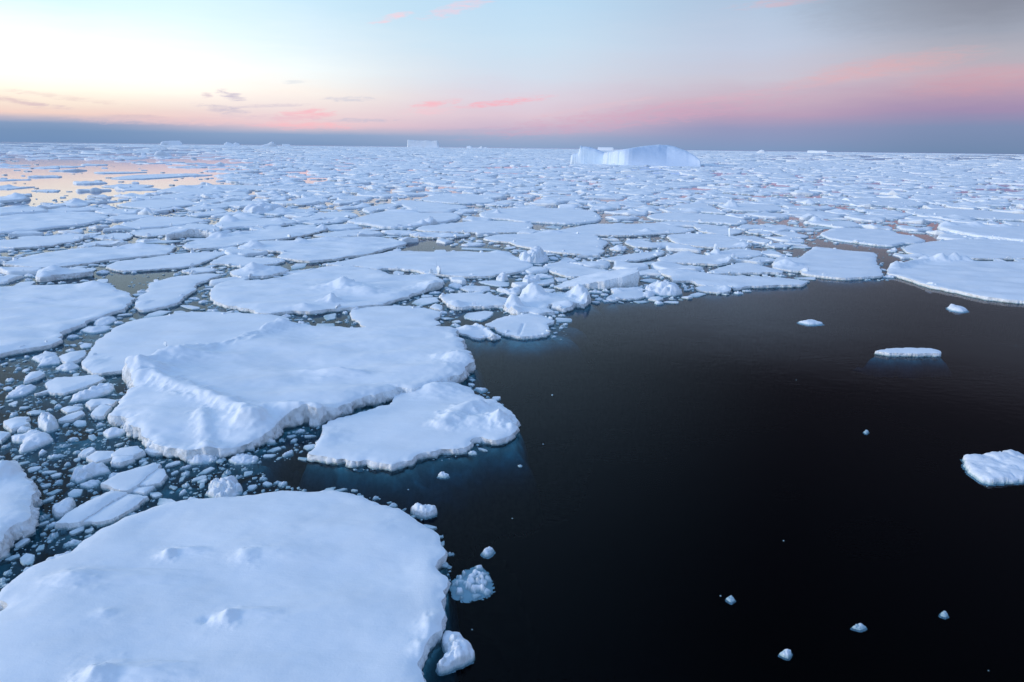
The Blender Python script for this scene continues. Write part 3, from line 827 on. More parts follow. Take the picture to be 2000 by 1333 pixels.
("smooth floe with a rim of black water below it, behind the snow-swept floe", .45,
 [(763,394),(793,391),(827,393),(861,397),(912,402),(902,408),(861,408),(803,408),(785,400)], dict()),
("broad far floe with dark water along its right side, behind the black-rimmed one", .5,
 [(819,389),(844,382),(895,380),(946,381),(968,393),(946,396),(895,397),(844,393)], dict()),
("floe with a rubble-fringed front, right of the floe with the snow cone", .5,
 [(1299,406),(1341,397),(1381,399),(1406,410),(1419,416),(1370,413),(1334,408)], dict(rough=1.6, bumps=[(1362,408,.5,2,1.0)])),
("long smooth floe before the rubble-fringed floe, tapering to the right", .45,
 [(1265,422),(1280,417),(1316,415),(1406,419),(1451,427),(1459,433),(1442,437),(1388,434),(1334,431),(1280,428)], dict()),
("flat floe under the tall white snow cone, among scattered ice lumps", .45,
 [(1402,399),(1460,397),(1514,401),(1536,409),(1496,412),(1442,411),(1416,406)], dict(bumps=[(1428,399,1.9,2.0,1.4)])),
("floe with a chipped pointed tip, just behind the floe with the standing shard", .45,
 [(1355,437),(1406,441),(1442,448),(1449,453),(1424,458),(1392,455),(1366,450)], dict()),
("big flat floe with a thin shard of ice standing near its right rim", .5,
 [(1303,459),(1334,456),(1406,456),(1433,465),(1466,474),(1466,480),(1451,483),(1406,483),(1352,479),(1320,473)], dict(blocks=[(1424,461,.45,1.5)], bumps=[(1452,478,.6,1.8,1.0)])),
("small shattered floe right of the floe with the standing shard, nearest it of three", .35,
 [(1455,452),(1487,449),(1512,458),(1478,456)], dict(rough=1.6)),
("flattest of the shattered floes right of the standing shard", .35,
 [(1508,454),(1541,452),(1580,461),(1564,464),(1532,460)], dict(rough=1.5)),
("kite-shaped small floe at the head of the brown water gap", .35,
 [(1495,477),(1519,474),(1543,480),(1514,483)], dict(rough=1.4)),
("small flat floe lying in golden water, nearest the dark-fronted peaked floe", .35,
 [(198,364),(236,360),(264,360),(300,362),(286,365),(240,367)], dict(bumps=[(236,361,.5,2,1)])),
("low dark plate at the tip of the ice field reaching into the golden water", .3,
 [(60,372),(90,370),(116,371),(112,374),(84,374)], dict()),
("long thin floe across the golden water, widest of those lying in it", .45,
 [(216,348),(260,342),(320,340),(380,339),(390,341),(360,344),(280,349)], dict()),
("farthest long thin strip of ice lying in the golden water", .4,
 [(185,336),(240,335.5),(290,336),(240,338),(190,338.6)], dict()),
("long gently domed floe along the near shore of the golden water", .5,
 [(305,372),(350,364),(390,361),(455,361),(535,364),(490,371),(385,376),(315,374)], dict(bumps=[(360,365,.9,4,2)])),
]

def to_m(v, z):
    g = ground(v[0], v[1], z)
    return float(g[0]), float(g[1])

def block_mesh(seed, n=9):
    """A broken block of ice: a faceted, slightly bevelled irregular solid of about unit size."""
    import bmesh
    r = random.Random(seed)
    bm = bmesh.new()
    for k in range(n + 7):
        z = r.uniform(-1, 1)
        a = r.uniform(0, 6.283)
        q = math.sqrt(max(0, 1 - z * z)) * r.uniform(.75, 1.0)
        bm.verts.new((math.cos(a) * q, math.sin(a) * q * .8, z * r.uniform(.8, 1.0)))
    bmesh.ops.convex_hull(bm, input=bm.verts)
    bmesh.ops.delete(bm, geom=[v for v in bm.verts if not v.link_faces], context='VERTS')
    bmesh.ops.bevel(bm, geom=bm.edges[:], offset=.07, segments=1, affect='EDGES', profile=.6)
    bmesh.ops.triangulate(bm, faces=bm.faces)
    V = np.array([v.co[:] for v in bm.verts])
    Fc = np.array([[v.index for v in f.verts] for f in bm.faces])
    bm.free()
    return V, Fc
BLOCKS = []
for k in range(5):
    V, Fc = block_mesh(40 + k)
    BLOCKS.append(mesh_from('ice_block', V, Fc, M_LUMP, False))

for n, (label, fb, px, ex) in enumerate(FLOES):
    px = np.array(px, float)
    if n > 0 and fb <= .6 and n != 2:
        fb *= .75
    P = ground(px[:, 0], px[:, 1], fb)
    D = float(np.hypot(*P.mean(0)))
    dep = math.atan2(CAM_H, float(np.median(P[:, 1])))
    s = max(.05, D * .0017)
    sy = s * min(2.2, max(1.0, .55 / math.sin(dep)))
    kw = dict(ex)
    kw['bumps'] = [(*to_m(b, fb + max(b[2], 0) * .3), b[2], b[3], b[4]) for b in ex.get('bumps', ())]
    if n == 0:      # snow drifts trail away behind each little peak
        kw['bumps'] = [(x, y, h * .6, a * .75, b * .75) for x, y, h, a, b in kw['bumps']] + [(x + 1.3 * a, y + .25, h * .35, 2.0 * a, .7 * b) for x, y, h, a, b in kw['bumps'] if h > .15]
    kw['ridges'] = [([to_m(p, fb + max(h, 0) * .3) for p in pts], h, w) for pts, h, w in ex.get('ridges', ())]
    if 'tilt' in ex:
        a, b = np.array(to_m(ex['tilt'][0], fb)), np.array(to_m(ex['tilt'][1], fb))
        e = b - a
        kw['tilt'] = (tuple(a), tuple(e / (e @ e) * ex['tilt'][2]))
    blocks = kw.pop('blocks', ())
    if D > 95:
        kw.setdefault('ledge', (.25, .5))
    else:
        kw.setdefault('ledge', (.5, .6))
    o = body('ice_floe', P, fb, 100 + 7 * n, s, sy, M_SNOW, label, 'ice floe', 'snow-covered ice floes in the pack', feet=D < 95, split=D < 130, **kw)
    for bx, by, r, h in blocks:
        x, y = to_m((bx, by), fb)
        b = link('ice_block', BLOCKS[rnd.randrange(5)], o, (x - o.location.x, y - o.location.y, fb + h * .35))
        b.scale = (r, r * .8, h * .75)
        b.rotation_euler = (rnd.uniform(-.3, .3), rnd.uniform(-.35, .35), rnd.uniform(0, 6.28))
    if D > 45 and n not in (14,):          # blocks heaved up along the broken rim
        C_ = P.mean(0)
        for _ in range(rnd.randint(2, 6)):
            k_ = rnd.randrange(len(P))
            p = P[k_] + (P[(k_ + 1) % len(P)] - P[k_]) * rnd.random()
            p = C_ + (p - C_) * rnd.uniform(.90, .98)
            r = rnd.uniform(.12, .34) * (1 if D < 90 else 1.5)
            b = link('ice_block', BLOCKS[rnd.randrange(5)], o, (p[0] - o.location.x, p[1] - o.location.y, fb - .06))
            b.scale = (r * rnd.uniform(1, 2.0), r, r * rnd.uniform(.7, 1.2))
            b.rotation_euler = (rnd.uniform(-.3, .3), rnd.uniform(-.3, .3), rnd.uniform(0, 6.28))
    occupy(P)
OPEN = [(880,640),(905,625),(990,612),(1060,668),(1110,662),(1100,600),(1180,590),(1300,592),(1360,575),(1440,574),(1480,560),(1580,552),(1610,540),(1720,548),(1760,542),(1860,570),(2010,592),(2200,640),(2300,1500),(860,1500),(830,1290),(890,1150),(870,1040),(790,985),(690,952),(560,945),(480,900),(640,890),(700,915),(900,890),(1020,850),(1000,800),(930,740)]
STILL = [(175,555),(310,525),(345,532),(300,545),(262,575),(205,552)]
GREY = [(70,552),(60,543),(180,533),(330,530),(345,540),(255,560),(190,545),(80,553)]
BROWN2 = [(1735,448),(1830,462),(1900,466),(1800,478),(1740,482),(1600,478),(1590,470),(1740,476),(1815,472),(1790,462)]
BROWN = [(1480,505),(1590,475),(1720,480),(1760,505),(1735,535),(1720,500),(1520,497)]
GAP = [(780,490),(815,462),(850,468),(905,490)]
LANE = [(-20,600),(120,660),(240,600),(480,560),(430,620),(200,680),(170,720),(260,760),(225,800),(330,880),(560,870),(560,900),(400,960),(100,1090),(-20,1170),(60,1000),(60,920),(-20,880)]

# ------------------------------------------------------------------ single pieces of brash one can point to
CHUNKS = [
("flat broken plate with a fine crack, left of the biggest hummocky floe's corner", .28, 0, [(62,766),(75,764),(92,758),(90,745),(105,735),(150,732),(190,729),(203,736),(195,741),(160,754),(125,765),(108,766),(92,761),(75,766)]),
("small clean wedge of ice left of the flat floe's rounded end", .4, 0, [(115,692),(135,684),(165,680),(166,690),(150,699),(129,705),(120,700)]),
("star-like cluster of frozen-together ice bits in the left brash lane", .35, .6, [(62,697),(87,685),(102,684),(114,693),(117,706),(97,708),(71,712),(78,705)]),
("knobbly low chunk just under the small clean wedge", .3, .6, [(108,718),(132,707),(150,709),(154,714),(135,721)]),
("half-moon plate of ice standing a little on its side", .35, 0, [(46,742),(48,732),(60,723),(78,720),(86,726),(72,733)]),
("low ragged sheet halfway along the left brash lane", .25, .5, [(155,642),(173,635),(216,633),(207,642),(180,646)]),
("pitted slab above the low ragged sheet", .3, .5, [(182,628),(192,617),(219,614),(228,620),(207,630),(188,632)]),
("spreading heap of slushy rubble far down the left side", .3, .8, [(9,773),(26,757),(39,750),(60,748),(72,753),(53,766),(30,772)]),
("long knobbly ridge of brash beside the biggest floe's left corner", .45, .7, [(134,779),(146,768),(177,756),(198,747),(222,750),(210,763),(173,773)]),
("rounded slab touching the biggest floe's left flank", .4, 0, [(167,782),(177,775),(207,774),(228,777),(218,785),(195,784),(177,791)]),
("square tilted slab leaning under the biggest floe's left flank", .35, 0, [(176,803),(196,784),(217,790),(207,800),(200,809),(183,808)]),
("single rough boulder of white ice standing in the left lane", .85, .8, [(72,820),(74,811),(90,803),(110,814),(111,821),(92,828),(81,824)]),
("thin oval pan just right of the rough white boulder", .25, 0, [(118,795),(132,790),(162,792),(150,798),(131,803)]),
("slim cigar-shaped plate right of the rough white boulder", .3, 0, [(113,815),(135,805),(159,798),(164,803),(143,815),(117,819)]),
("smooth rounded slab with a pointed flap at the left side", .4, 0, [(5,818),(30,809),(57,809),(48,816),(57,821),(35,828),(20,833),(11,826)]),
("small dome-shaped chunk tucked under the smooth rounded slab", .3, 0, [(33,837),(38,829),(60,831),(50,836)]),
("spiky sprawling chunk like a maple leaf near the left edge", .4, .5, [(20,842),(45,840),(66,832),(86,837),(103,847),(84,856),(60,867),(33,872),(45,854),(23,850)]),
("flat corner of ice poking in from the left edge", .3, 0, [(0,838),(18,841),(0,857),(-20,850),(-20,841)]),
("pale shelf of ice under the biggest floe's crumbled corner", .3, .4, [(200,838),(222,829),(246,834),(234,842),(210,847)]),
("small pointed plate at the left end of the stacked slabs", .3, 0, [(152,884),(162,874),(180,868),(186,873),(168,884)]),
("widest of the stacked slabs below the biggest floe", .35, 0, [(167,888),(187,876),(222,876),(216,889),(186,898)]),
("upper long slab of the stack below the biggest floe", .5, 0, [(216,880),(234,868),(267,864),(279,873),(261,881),(222,884)]),
("front boxy slab of the stack below the biggest floe", .4, 0, [(216,897),(220,885),(261,884),(259,890),(234,898)]),
("little bar-shaped chunk right of the stacked slabs", .3, 0, [(282,874),(288,869),(311,874),(316,880),(295,880)]),
("dirty cream-coloured rubble heap left of the overlapping plates", .5, .85, [(133,926),(150,913),(171,909),(196,900),(217,912),(189,918),(171,926),(153,932)]),
("upper kite-shaped plate of the overlapping plates", .4, 0, [(198,937),(230,918),(288,902),(310,900),(306,909),(267,940),(247,952),(222,948)]),
("right-hand rounded plate of the overlapping plates", .3, 0, [(271,943),(302,911),(320,911),(324,923),(313,938),(288,943)]),
("long knife-shaped plate of the overlapping plates", .42, 0, [(106,1014),(130,995),(171,972),(216,951),(247,956),(225,968),(155,1012),(130,1015)]),
("lower ragged plate of the overlapping plates, nearest the huge smooth floe", .3, 0, [(159,1014),(200,988),(252,960),(288,965),(270,977),(258,988),(216,1010),(194,1014)]),
("smallest sliver among the overlapping plates", .25, 0, [(258,956),(267,949),(302,945),(281,960)]),
("tilted fin of ice left of the long knife-shaped plate", .45, .3, [(100,984),(104,976),(138,962),(144,972),(131,988),(108,994)]),
("white cauliflower-like lump against the huge smooth floe's far rim", 0.55, .9, [(398,952),(414,934),(439,928),(460,928),(475,943),(458,960),(423,964)]),
("nearly round slushy disc below the biggest floe's front wall", .25, .7, [(445,895),(468,883),(504,888),(498,900),(462,903)]),
("loose heap of rounded bits below the biggest floe's front wall", .35, .9, [(365,896),(375,889),(399,879),(426,881),(420,895),(381,901)]),
("small white lump close under the biggest floe's front wall", .3, .7, [(515,857),(528,852),(538,859),(525,861)]),
("mushroom-shaped chunk, white cap on an eroded waist, beside the huge smooth floe", .45, .3, [(802,981),(816,976),(852,981),(848,988),(830,992),(812,989)]),
("little two-lobed lump off the right rim of the huge smooth floe", 0.2, .9, [(940,1076),(956,1065),(966,1072),(952,1083)]),
("lacy coral-like clump of small ice crystals in black water", 0.26, 1.0, [(878,1136),(902,1110),(933,1097),(949,1107),(963,1134),(960,1152),(911,1167),(882,1152)]),
("thick two-part chunk nestled in the bay of the huge smooth floe", .5, .45, [(853,1280),(875,1254),(862,1232),(870,1215),(893,1219),(920,1240),(922,1262),(866,1286)]),
("flake of ice just off the top corner of the low kidney-shaped floe", .15, .5, [(927,755),(951,756),(942,762)]),
("scrap of ice with a tiny horn, below the low kidney-shaped floe", .2, .7, [(855,927),(861,920),(877,925),(870,929)]),
("flat-topped slab with a green foot alone in the open dark water", .38, 0, [(1708,682),(1740,677),(1780,676),(1819,677),(1839,682),(1838,687),(1790,687),(1737,686)]),
("ragged white pan cut by the right edge in the open dark water", .4, .45, [(1884,890),(1894,880),(1937,878),(1975,869),(2000,880),(2030,886),(2040,920),(2000,926),(1972,929),(1925,927),(1897,908)]),
("small turtle-shaped piece far out in the open dark water", .25, .3, [(1560,625),(1570,624),(1584,621),(1600,626),(1606,628),(1581,630)]),
("small crested piece like a paper boat in the open dark water", .35, .4, [(1853,595),(1865,594),(1889,599),(1881,603),(1860,600)]),
("solitary teardrop lump near the bottom in black water", 0.14, .7, [(1523,1275),(1534,1265),(1547,1271),(1540,1282)]),
("three-pointed scrap of clear ice in black water, left of the winged scrap", 0.08, .9, [(1418,1168),(1428,1161),(1436,1170),(1428,1175)]),
("winged scrap of ice in black water near the teardrop lump", 0.1, .9, [(1664,1223),(1678,1215),(1693,1223),(1680,1228)]),
("splinter-like scrap standing in black water near the right side", 0.1, .9, [(1836,1199),(1844,1190),(1853,1199),(1846,1203)]),
("single white speck of ice halfway down the open dark water", 0.08, .7, [(1687,843),(1692,839),(1697,842),(1692,846)]),
("saddle-backed chunk with two horns behind the reclining camel ice", .5, .4, [(970,560),(977,556),(992,562),(1008,556),(1018,559),(1010,569),(996,568),(980,563)]),
("blocky white chunk with a facing wall behind the saddle-backed chunk", .8, .35, [(1021,541),(1025,533),(1034,531),(1053,534),(1055,541),(1030,545)]),
("cream-stained ice knob on the shore of the long smooth floe", .8, .8, [(970,541),(975,533),(988,536),(994,539),(981,543)]),
("thick drop-shaped pan in front of the lens-shaped floe", .35, 0, [(1038,550),(1060,545),(1081,542),(1083,548),(1067,553),(1050,553)]),
("smaller pan whose tip meets the thick drop-shaped pan", .35, 0, [(1083,540),(1107,542),(1109,546),(1090,547)]),
("cracked loaf-like lump between the wedge-shaped floe and the broken front block", .4, .1, [(839,596),(850,589),(864,594),(862,602),(850,600)]),
("greenish wet slab behind the floe with the lifted front block", .3, .4, [(875,554),(890,550),(903,555),(894,560)]),
("cracked thin sheet behind the floe with the lifted front block", .3, .2, [(896,560),(910,555),(956,557),(958,564),(942,567),(914,566)]),
("towering crumbled ice castle with a flat plate at its foot", 1.7, .85, [(1014,495),(1030,488),(1046,486),(1062,488),(1072,494),(1060,499),(1036,500),(1020,499)]),
("heap of blue-green ice rubble at the water's edge right of the ramp slab", 1.1, .85, [(1259,555),(1278,548),(1302,546),(1318,553),(1334,562),(1318,566),(1290,566),(1268,561)]),
("flat diamond pan at the toe of the jagged floe of fused blocks", .3, 0, [(1266,582),(1272,578),(1288,577),(1297,581),(1284,585)]),
("half-sunk round lump behind the flat diamond pan", .45, .4, [(1255,567),(1270,565),(1279,568),(1275,573),(1263,575)]),
("crusty ice crag of fused blocks standing well above its neighbours far left of centre", 1.8, .8, [(473,407),(484,400),(507,398),(526,400),(556,401),(535,405),(510,409),(490,409)]),
("smooth-shouldered lump on the shore between two broken floes, left of centre", .6, .6, [(425,453),(438,449),(452,450),(447,455),(432,457)]),
]
for n, (label, fb, lump, px) in enumerate(CHUNKS):
    px = np.array(px, float)
    P = ground(px[:, 0], px[:, 1], fb * (.6 if lump > .5 else 1))
    D = float(np.hypot(*P.mean(0)))
    size = math.sqrt(float((P.max(0) - P.min(0)).prod()))
    s = max(.022, min(D * .0015, size / 16))
    dep = math.atan2(CAM_H, float(np.median(P[:, 1])))
    sy = s * min(1.8, max(1.0, .5 / math.sin(dep)))
    kw = dict(ledge=(.10 + .07 * size, .3) if size > .75 else (.03, .04), lump=lump, rough=1.2, und=.05, sharp=lump < .3)
    if label.startswith('flat-topped slab'):
        kw['ledge'] = (.5, .5)
    if label.startswith('small crested'):
        kw['bumps'] = [(*to_m((1857, 595), .3), .5, .25, .4)]
    kw['plunge_max'] = 1.0
    kw['foot0'] = .2
    if inside(px[:, 0].mean(), px[:, 1].mean(), OPEN) and D > 0:
        kw['nofoot'] = not label.startswith('flat-topped slab')
    if size <= .75:
        kw['nofoot'] = True
    if lump < .3:
        fb *= .8
    body('ice_chunk', P, fb, 900 + 13 * n, s, sy, M_LUMP if lump > .3 else M_SNOW, label, 'ice chunk', 'pieces of brash ice', feet=not kw.get('nofoot'), split=lump < .3 and not kw.get('nofoot'), **kw)
    occupy(P)

# ------------------------------------------------------------------ the rest of the pack, out to the horizon
def size_at(d):
    return np.interp(d, [60, 110, 160, 400, 800, 2000, 10000], [3.5, 6, 9.5, 18, 25, 60, 330])
pts, rows = [], []
d = 58.0
k = 0
while d < 11000:
    s = float(size_at(d))
    da = s / d
    a0, a1 = math.radians(-45), math.radians(45)
    row = []
    a = a0 + (k % 2) * da * .5
    while a < a1:
        aa = a + rnd.uniform(-.38, .38) * da
        dd = d + rnd.uniform(-.38, .38) * s * .85
        row.append(len(pts))
        pts.append((dd * math.sin(aa), dd * math.cos(aa), s, (rnd.random() ** 2 * .55 * s) ** 2, k, a))
        a += da
    rows.append(row)
    d += s * .82
    k += 1
def clip(poly, nx, ny, c):
    out = []
    n = len(poly)
    for i in range(n):
        a, b = poly[i], poly[(i + 1) % n]
        da, db = a[0] * nx + a[1] * ny - c, b[0] * nx + b[1] * ny - c
        if da <= 0:
            out.append(a)
        if (da < 0 < db) or (db < 0 < da):
            t = da / (da - db)
            out.append((a[0] + (b[0] - a[0]) * t, a[1] + (b[1] - a[1]) * t))
    return out
GOLD = [(-200,270),(250,286),(420,296),(480,312),(440,330),(420,342),(455,358),(300,374),(140,388),(100,402),(0,425),(-200,430)]
def keep_cell(px, py):
    if inside(px, py, GOLD):
        return .11 if py > 312 else .34
    if px < 600 and 288 < py < 350:
        return .62
    if px > 1480 and 303 < py < 314:
        return .28
    if 150 < px < 640 and 400 < py < 440:
        return .7
    if py < 330 and px < 700:
        return .8
    return .86 if py < 430 else .6
def subdivided(P, s):
    # straight broken sides with knocked-off corners
    n = len(P)
    out = []
    for i in range(n):
        a, b = P[i], P[(i + 1) % n]
        L_ = np.linalg.norm(b - a)
        m = int(np.clip(L_ / (s * .07), 1, 7))
        lo_, hi_ = .06, .94
        for j in range(m + 1):
            out.append(a + (b - a) * (lo_ + (hi_ - lo_) * j / max(m, 1)))
    return np.array(out)
PACK = []
for i, (x, y, s, w, k, a) in enumerate(pts):
    px, py = (float(v) for v in project(x, y, .3))
    if py > 560 or rnd.random() > keep_cell(px, py):
        continue
    if any(inside(px, py, z) for z in (OPEN, STILL, GREY, BROWN, BROWN2, GAP)):
        continue
    near = []
    for kk in range(max(0, k - 2), min(len(rows), k + 3)):
        for j in rows[kk]:
            if j != i and abs(pts[j][5] - a) < 3.2 * s / max(math.hypot(x, y), 1):
                dx, dy = pts[j][0] - x, pts[j][1] - y
                near.append((dx * dx + dy * dy, dx, dy, pts[j][3]))
    near.sort()
    poly = [(-s * 1.3, -s * 1.3), (s * 1.3, -s * 1.3), (s * 1.3, s * 1.3), (-s * 1.3, s * 1.3)]
    gap = rnd.choice((.5, .8, 1.2, 1.8, 2.8)) * (min(1, s / 12) if s < 30 else s / 30)
    for d2, dx, dy, wj in near[:18]:
        L2 = math.sqrt(d2)
        c = (d2 + w - wj) / (2 * L2) - gap
        poly = clip(poly, dx / L2, dy / L2, c)
        if len(poly) < 3:
            break
    if len(poly) < 3:
        continue
    P = np.array(poly)
    ctr = P.mean(0)
    if float(np.hypot(*(P - ctr).T).max()) < s * .22:
        continue
    P = P + (x, y)
    ctr = ctr + (x, y)
    # draw back from the floes that are already there
    if taken(*ctr):
        continue
    ok = True
    Q = []
    for p in subdivided(P, s):
        t = 1.0
        while t > .3 and taken(*(ctr + (p - ctr) * t)):
            t -= .07
        Q.append(ctr + (p - ctr) * min(1.0, t))
        if t <= .3:
            ok = False
    if not ok:
        continue
    Q = np.array(Q)
    if np.ptp(Q[:, 0]) < .9 or np.ptp(Q[:, 1]) < .9:
        continue
    if math.hypot(*ctr) < 195:
        occupy(Q)
    D = float(np.hypot(*ctr))
    ext = Q.max(0) - Q.min(0)
    PACK.append((float(ext[0]) * float(ext[1]) / D ** 3, Q, ctr, D, s, px, py))
# ------------------------------------------------------------------ brash: many more small pieces
def proto(seed, lump, n=8, res=.13):
    r = random.Random(seed)
    k = r.randint(4, 7)
    ang = [(i + r.uniform(-.3, .3)) * 6.283 / k for i in range(k)]
    asp = r.uniform(.45, .9)
    P = np.array([(math.cos(a) * q, math.sin(a) * asp * q) for a, q in ((a, r.uniform(.62, 1.08)) for a in ang)])
    if lump < .3:
        t = ((0.0, 0.0), (r.uniform(-.16, .16), r.uniform(-.16, .16)))
        (v, f), (v2, f2), _ = height_mesh(P, r.uniform(.18, .36), seed * 7, res, res, ledge=(.2, .2), rough=1.0, tilt=t, und=.05, margin=.25, sharp=True, warp=1.6, ribbon=True)
        f2 = np.concatenate([f2[:, :3], f2[:, [0, 2, 3]]])
        return compact(np.concatenate([v, v2]), np.concatenate([f, f2 + len(v)]))
    V, up, low, _ = height_mesh(P, r.uniform(.4, .6), seed * 7, res, res, lump=lump, ledge=(.25, .2), rough=1.2, und=.06, margin=.3, sharp=True, warp=1.3)
    return compact(V, np.concatenate([up[:, :3], up[:, [0, 2, 3]]]))
PROTO_HI = [proto(300 + k, (0, 0, 0, 0, .8, .9, .6, 1.0)[k % 8], res=.085) for k in range(16)]
PROTO_LO = [proto(400 + k, (0, 0, .9)[k % 3], res=.24) for k in range(9)]
HI_MESH = [mesh_from('ice_chunk', v, f, M_LUMP if k % 8 > 3 else M_SNOW) for k, (v, f) in enumerate(PROTO_HI)]

def wanted(px, py, r):
    if inside(px, py, OPEN):
        return .0002 if r < .3 else 0
    for q in (STILL, GREY, GAP):
        if inside(px, py, q):
            return .22 if r < .25 else 0
    if inside(px, py, BROWN) or inside(px, py, BROWN2):
        return .10 if r < .3 else .02
    if px < 420 and py < 385:
        return .08
    if py > 640:
        return .8 if inside(px, py, LANE) else .5
    return .85

PIECES = []                      # x, y, radius, lump or slab, pixel radius
def scatter(count, y0, y1, r0, r1, power):
    made = 0
    for _ in range(count):
        px = rnd.uniform(-60, 2060)
        py = y0 + (y1 - y0) * rnd.random() ** .75 if y0 < 600 else rnd.uniform(y0, y1)
        x, y = (float(v) for v in ground(px, py, .15))
        r = r0 + (r1 - r0) * rnd.random() ** power
        if rnd.random() > wanted(px, py, r):
            continue
        if taken(x, y) or any(taken(x + r * .9 * c, y + r * .9 * s) for c, s in ((1, 0), (-1, 0), (0, 1), (0, -1), (.7, .7), (-.7, .7), (.7, -.7), (-.7, -.7))):
            continue
        D = math.hypot(x, y, CAM_H)
        PIECES.append((x, y, r, rnd.random(), r * FPX / D, px, py))
        a = [(x + .85 * r * math.cos(t * .785), y + .85 * r * math.sin(t * .785)) for t in range(8)]
        occupy(a)
        made += 1
    return made
scatter(7000, 395, 640, 1.6, 4.0, 2.0)
scatter(4500, 390, 640, .8, 1.7, 1.5)
scatter(1500, 560, 1100, .35, 1.0, 2.2)
scatter(6000, 560, 1100, .2, .5, 1.6)
scatter(15000, 385, 640, .35, .8, 1.0)
scatter(3200, 560, 1150, .16, .36, 1.5)
scatter(16000, 395, 640, .14, .36, 1.2)
scatter(34000, 560, 1150, .035, .15, 1.8)
for k in range(9):
    px, py = rnd.uniform(900, 2000), rnd.uniform(560, 1333)
    x, y = (float(v) for v in ground(px, py, 0))
    if not taken(x, y) and inside(px, py, OPEN):
        PIECES.append((x, y, rnd.uniform(.015, .05), .9, 1.0, px, py))

def region(px, py):
    """Where a small piece lies, in words that hold for every piece there."""
    if inside(px, py, OPEN): return 'adrift in the open dark water'
    if py > 880: return 'behind the huge smooth floe'
    if py > 680 and px < 330: return 'left of the biggest hummocky floe'
    if py > 590 and px < 330: return 'beside the very large smooth floe'
    if py > 590: return 'by the edge of the open water'
    if py > 520 and px < 700: return 'around the mounded floe'
    if py > 520 and px < 1350: return 'near the ramp-like upended slab'
    if py > 520: return 'around the pointed tongue floe'
    if py > 455 and px < 420: return 'around the long swelling floe'
    if py > 455 and px < 900: return 'around the large wavy floe'
    if py > 455 and px < 1300: return 'around the crumbled ice castle'
    if py > 455: return 'around the floe with the standing shard'
    if px < 640: return 'around the crusty ice crag'
    if px < 1280: return 'around the single-cone floe'
    return 'around the tall snow cone'
PIECES.sort(key=lambda p: -p[4])
KEEP = 300 - len(CHUNKS)
MEMBERS = {}
for x, y, r, t, pr, px, py in PIECES[:KEEP]:
    slab = t < .76
    k = (0, 1, 2, 3, 8, 9, 10, 11)[int(t * 97) % 8] if slab else (4, 5, 6, 7, 12, 13, 14, 15)[int(t * 97) % 8]
    o = link('ice_chunk', HI_MESH[k], None, (x, y, 0))
    hz = min(.8, .36 + .16 / max(r, .3)) * (1 if r < 1.0 else 1.0 / r)
    o.scale = (r, r * rnd.uniform(.6, 1.05), r * hz * (.9 if slab else 1.0))
    o.rotation_euler = (0, 0, rnd.uniform(0, 6.283))
    kind = ('flat little pan' if slab else 'knobbly lump') if pr < 22 else ('flat snowy pan' if slab else 'rough snowy lump')
    g = region(px, py)
    tag(o, None, 'ice chunk', f'{kind}s {g}')
    MEMBERS.setdefault((f'{kind} of ice', f'{kind}s of ice', g), []).append((o, pr, px, py))
def name_members(members):
    # the ones that stand out in their part of the ice get a label of their own
    for (one, many, g), rows in members.items():
        left = list(rows)
        if len(rows) > 1:
            for word, key in (('largest', lambda q: -q[1]), ('second largest', lambda q: -q[1]), ('leftmost', lambda q: q[2]), ('rightmost', lambda q: -q[2]), ('nearest', lambda q: -q[3])):
                if len(left) > 1 or (len(left) == 1 and word == 'second largest'):
                    q = min(left, key=key)
                    left.remove(q)
                    q[0]['label'] = f'{word} of the {many} {g}'
        for q in left:
            q[0]['label'] = f'{one} {g}' if len(rows) == 1 else f'one of many {many} {g}'
name_members(MEMBERS)
VV, FF, off = [], [], 0
for x, y, r, t, pr, px, py in PIECES[KEEP:]:
    v, f = PROTO_HI[int(t * 97) % 16] if pr > 5 else PROTO_LO[int(t * 97) % 9]
    a = rnd.uniform(0, 6.283)
    c, s = math.cos(a) * r, math.sin(a) * r
    hz = r * min(1.0, .55 + .25 / max(r, .3))
    VV.append(np.stack([v[:, 0] * c - v[:, 1] * s + x, v[:, 0] * s + v[:, 1] * c + y, v[:, 2] * hz], -1))
    FF.append(f + off)
    off += len(v)
tag(link('brash_ice', mesh_from('brash_ice', np.concatenate(VV), np.concatenate(FF), M_LUMP)), 'fine white brash ice filling the water between the floes', None, None, 'stuff')
print('PIECES', len(PIECES), off)

# slush hanging just under the surface in the brash lanes
lane = np.array(LANE, float)
g = ground(lane[:, 0], lane[:, 1], 0)
x0, y0 = g.min(0)
x1, y1 = g.max(0)
nx, ny = int((min(x1, 20) - x0) / .22), int((y1 - y0) / .22)
X, Y = np.meshgrid(np.linspace(x0, min(x1, 20), nx), np.linspace(y0, y1, ny))
Dl = sdist(X, Y, g)
Z = -.32 - 1.5 * np.clip(.5 + .9 * fbm(X / 3.2, Y / 3.2, 71, 3), 0, 1.6) + .12 * fbm(X / .5, Y / .5, 75, 3) - 2.0 * smooth(1.2, -.3, Dl)
idx = np.arange(nx * ny).reshape(ny, nx)
q = np.stack([idx[:-1, :-1], idx[:-1, 1:], idx[1:, 1:], idx[1:, :-1]], -1).reshape(-1, 4)
q = q[(Z.ravel()[q].min(1) > -1.9)]
v, f = compact(np.stack([X.ravel(), Y.ravel(), Z.ravel()], -1), q)
tag(link('submerged_slush', mesh_from('submerged_slush', v, f, M_LEDGE)), 'blue-green slush ice hanging under the water in the brash lane', None, None, 'stuff')
PACK.sort(key=lambda q: -q[0])

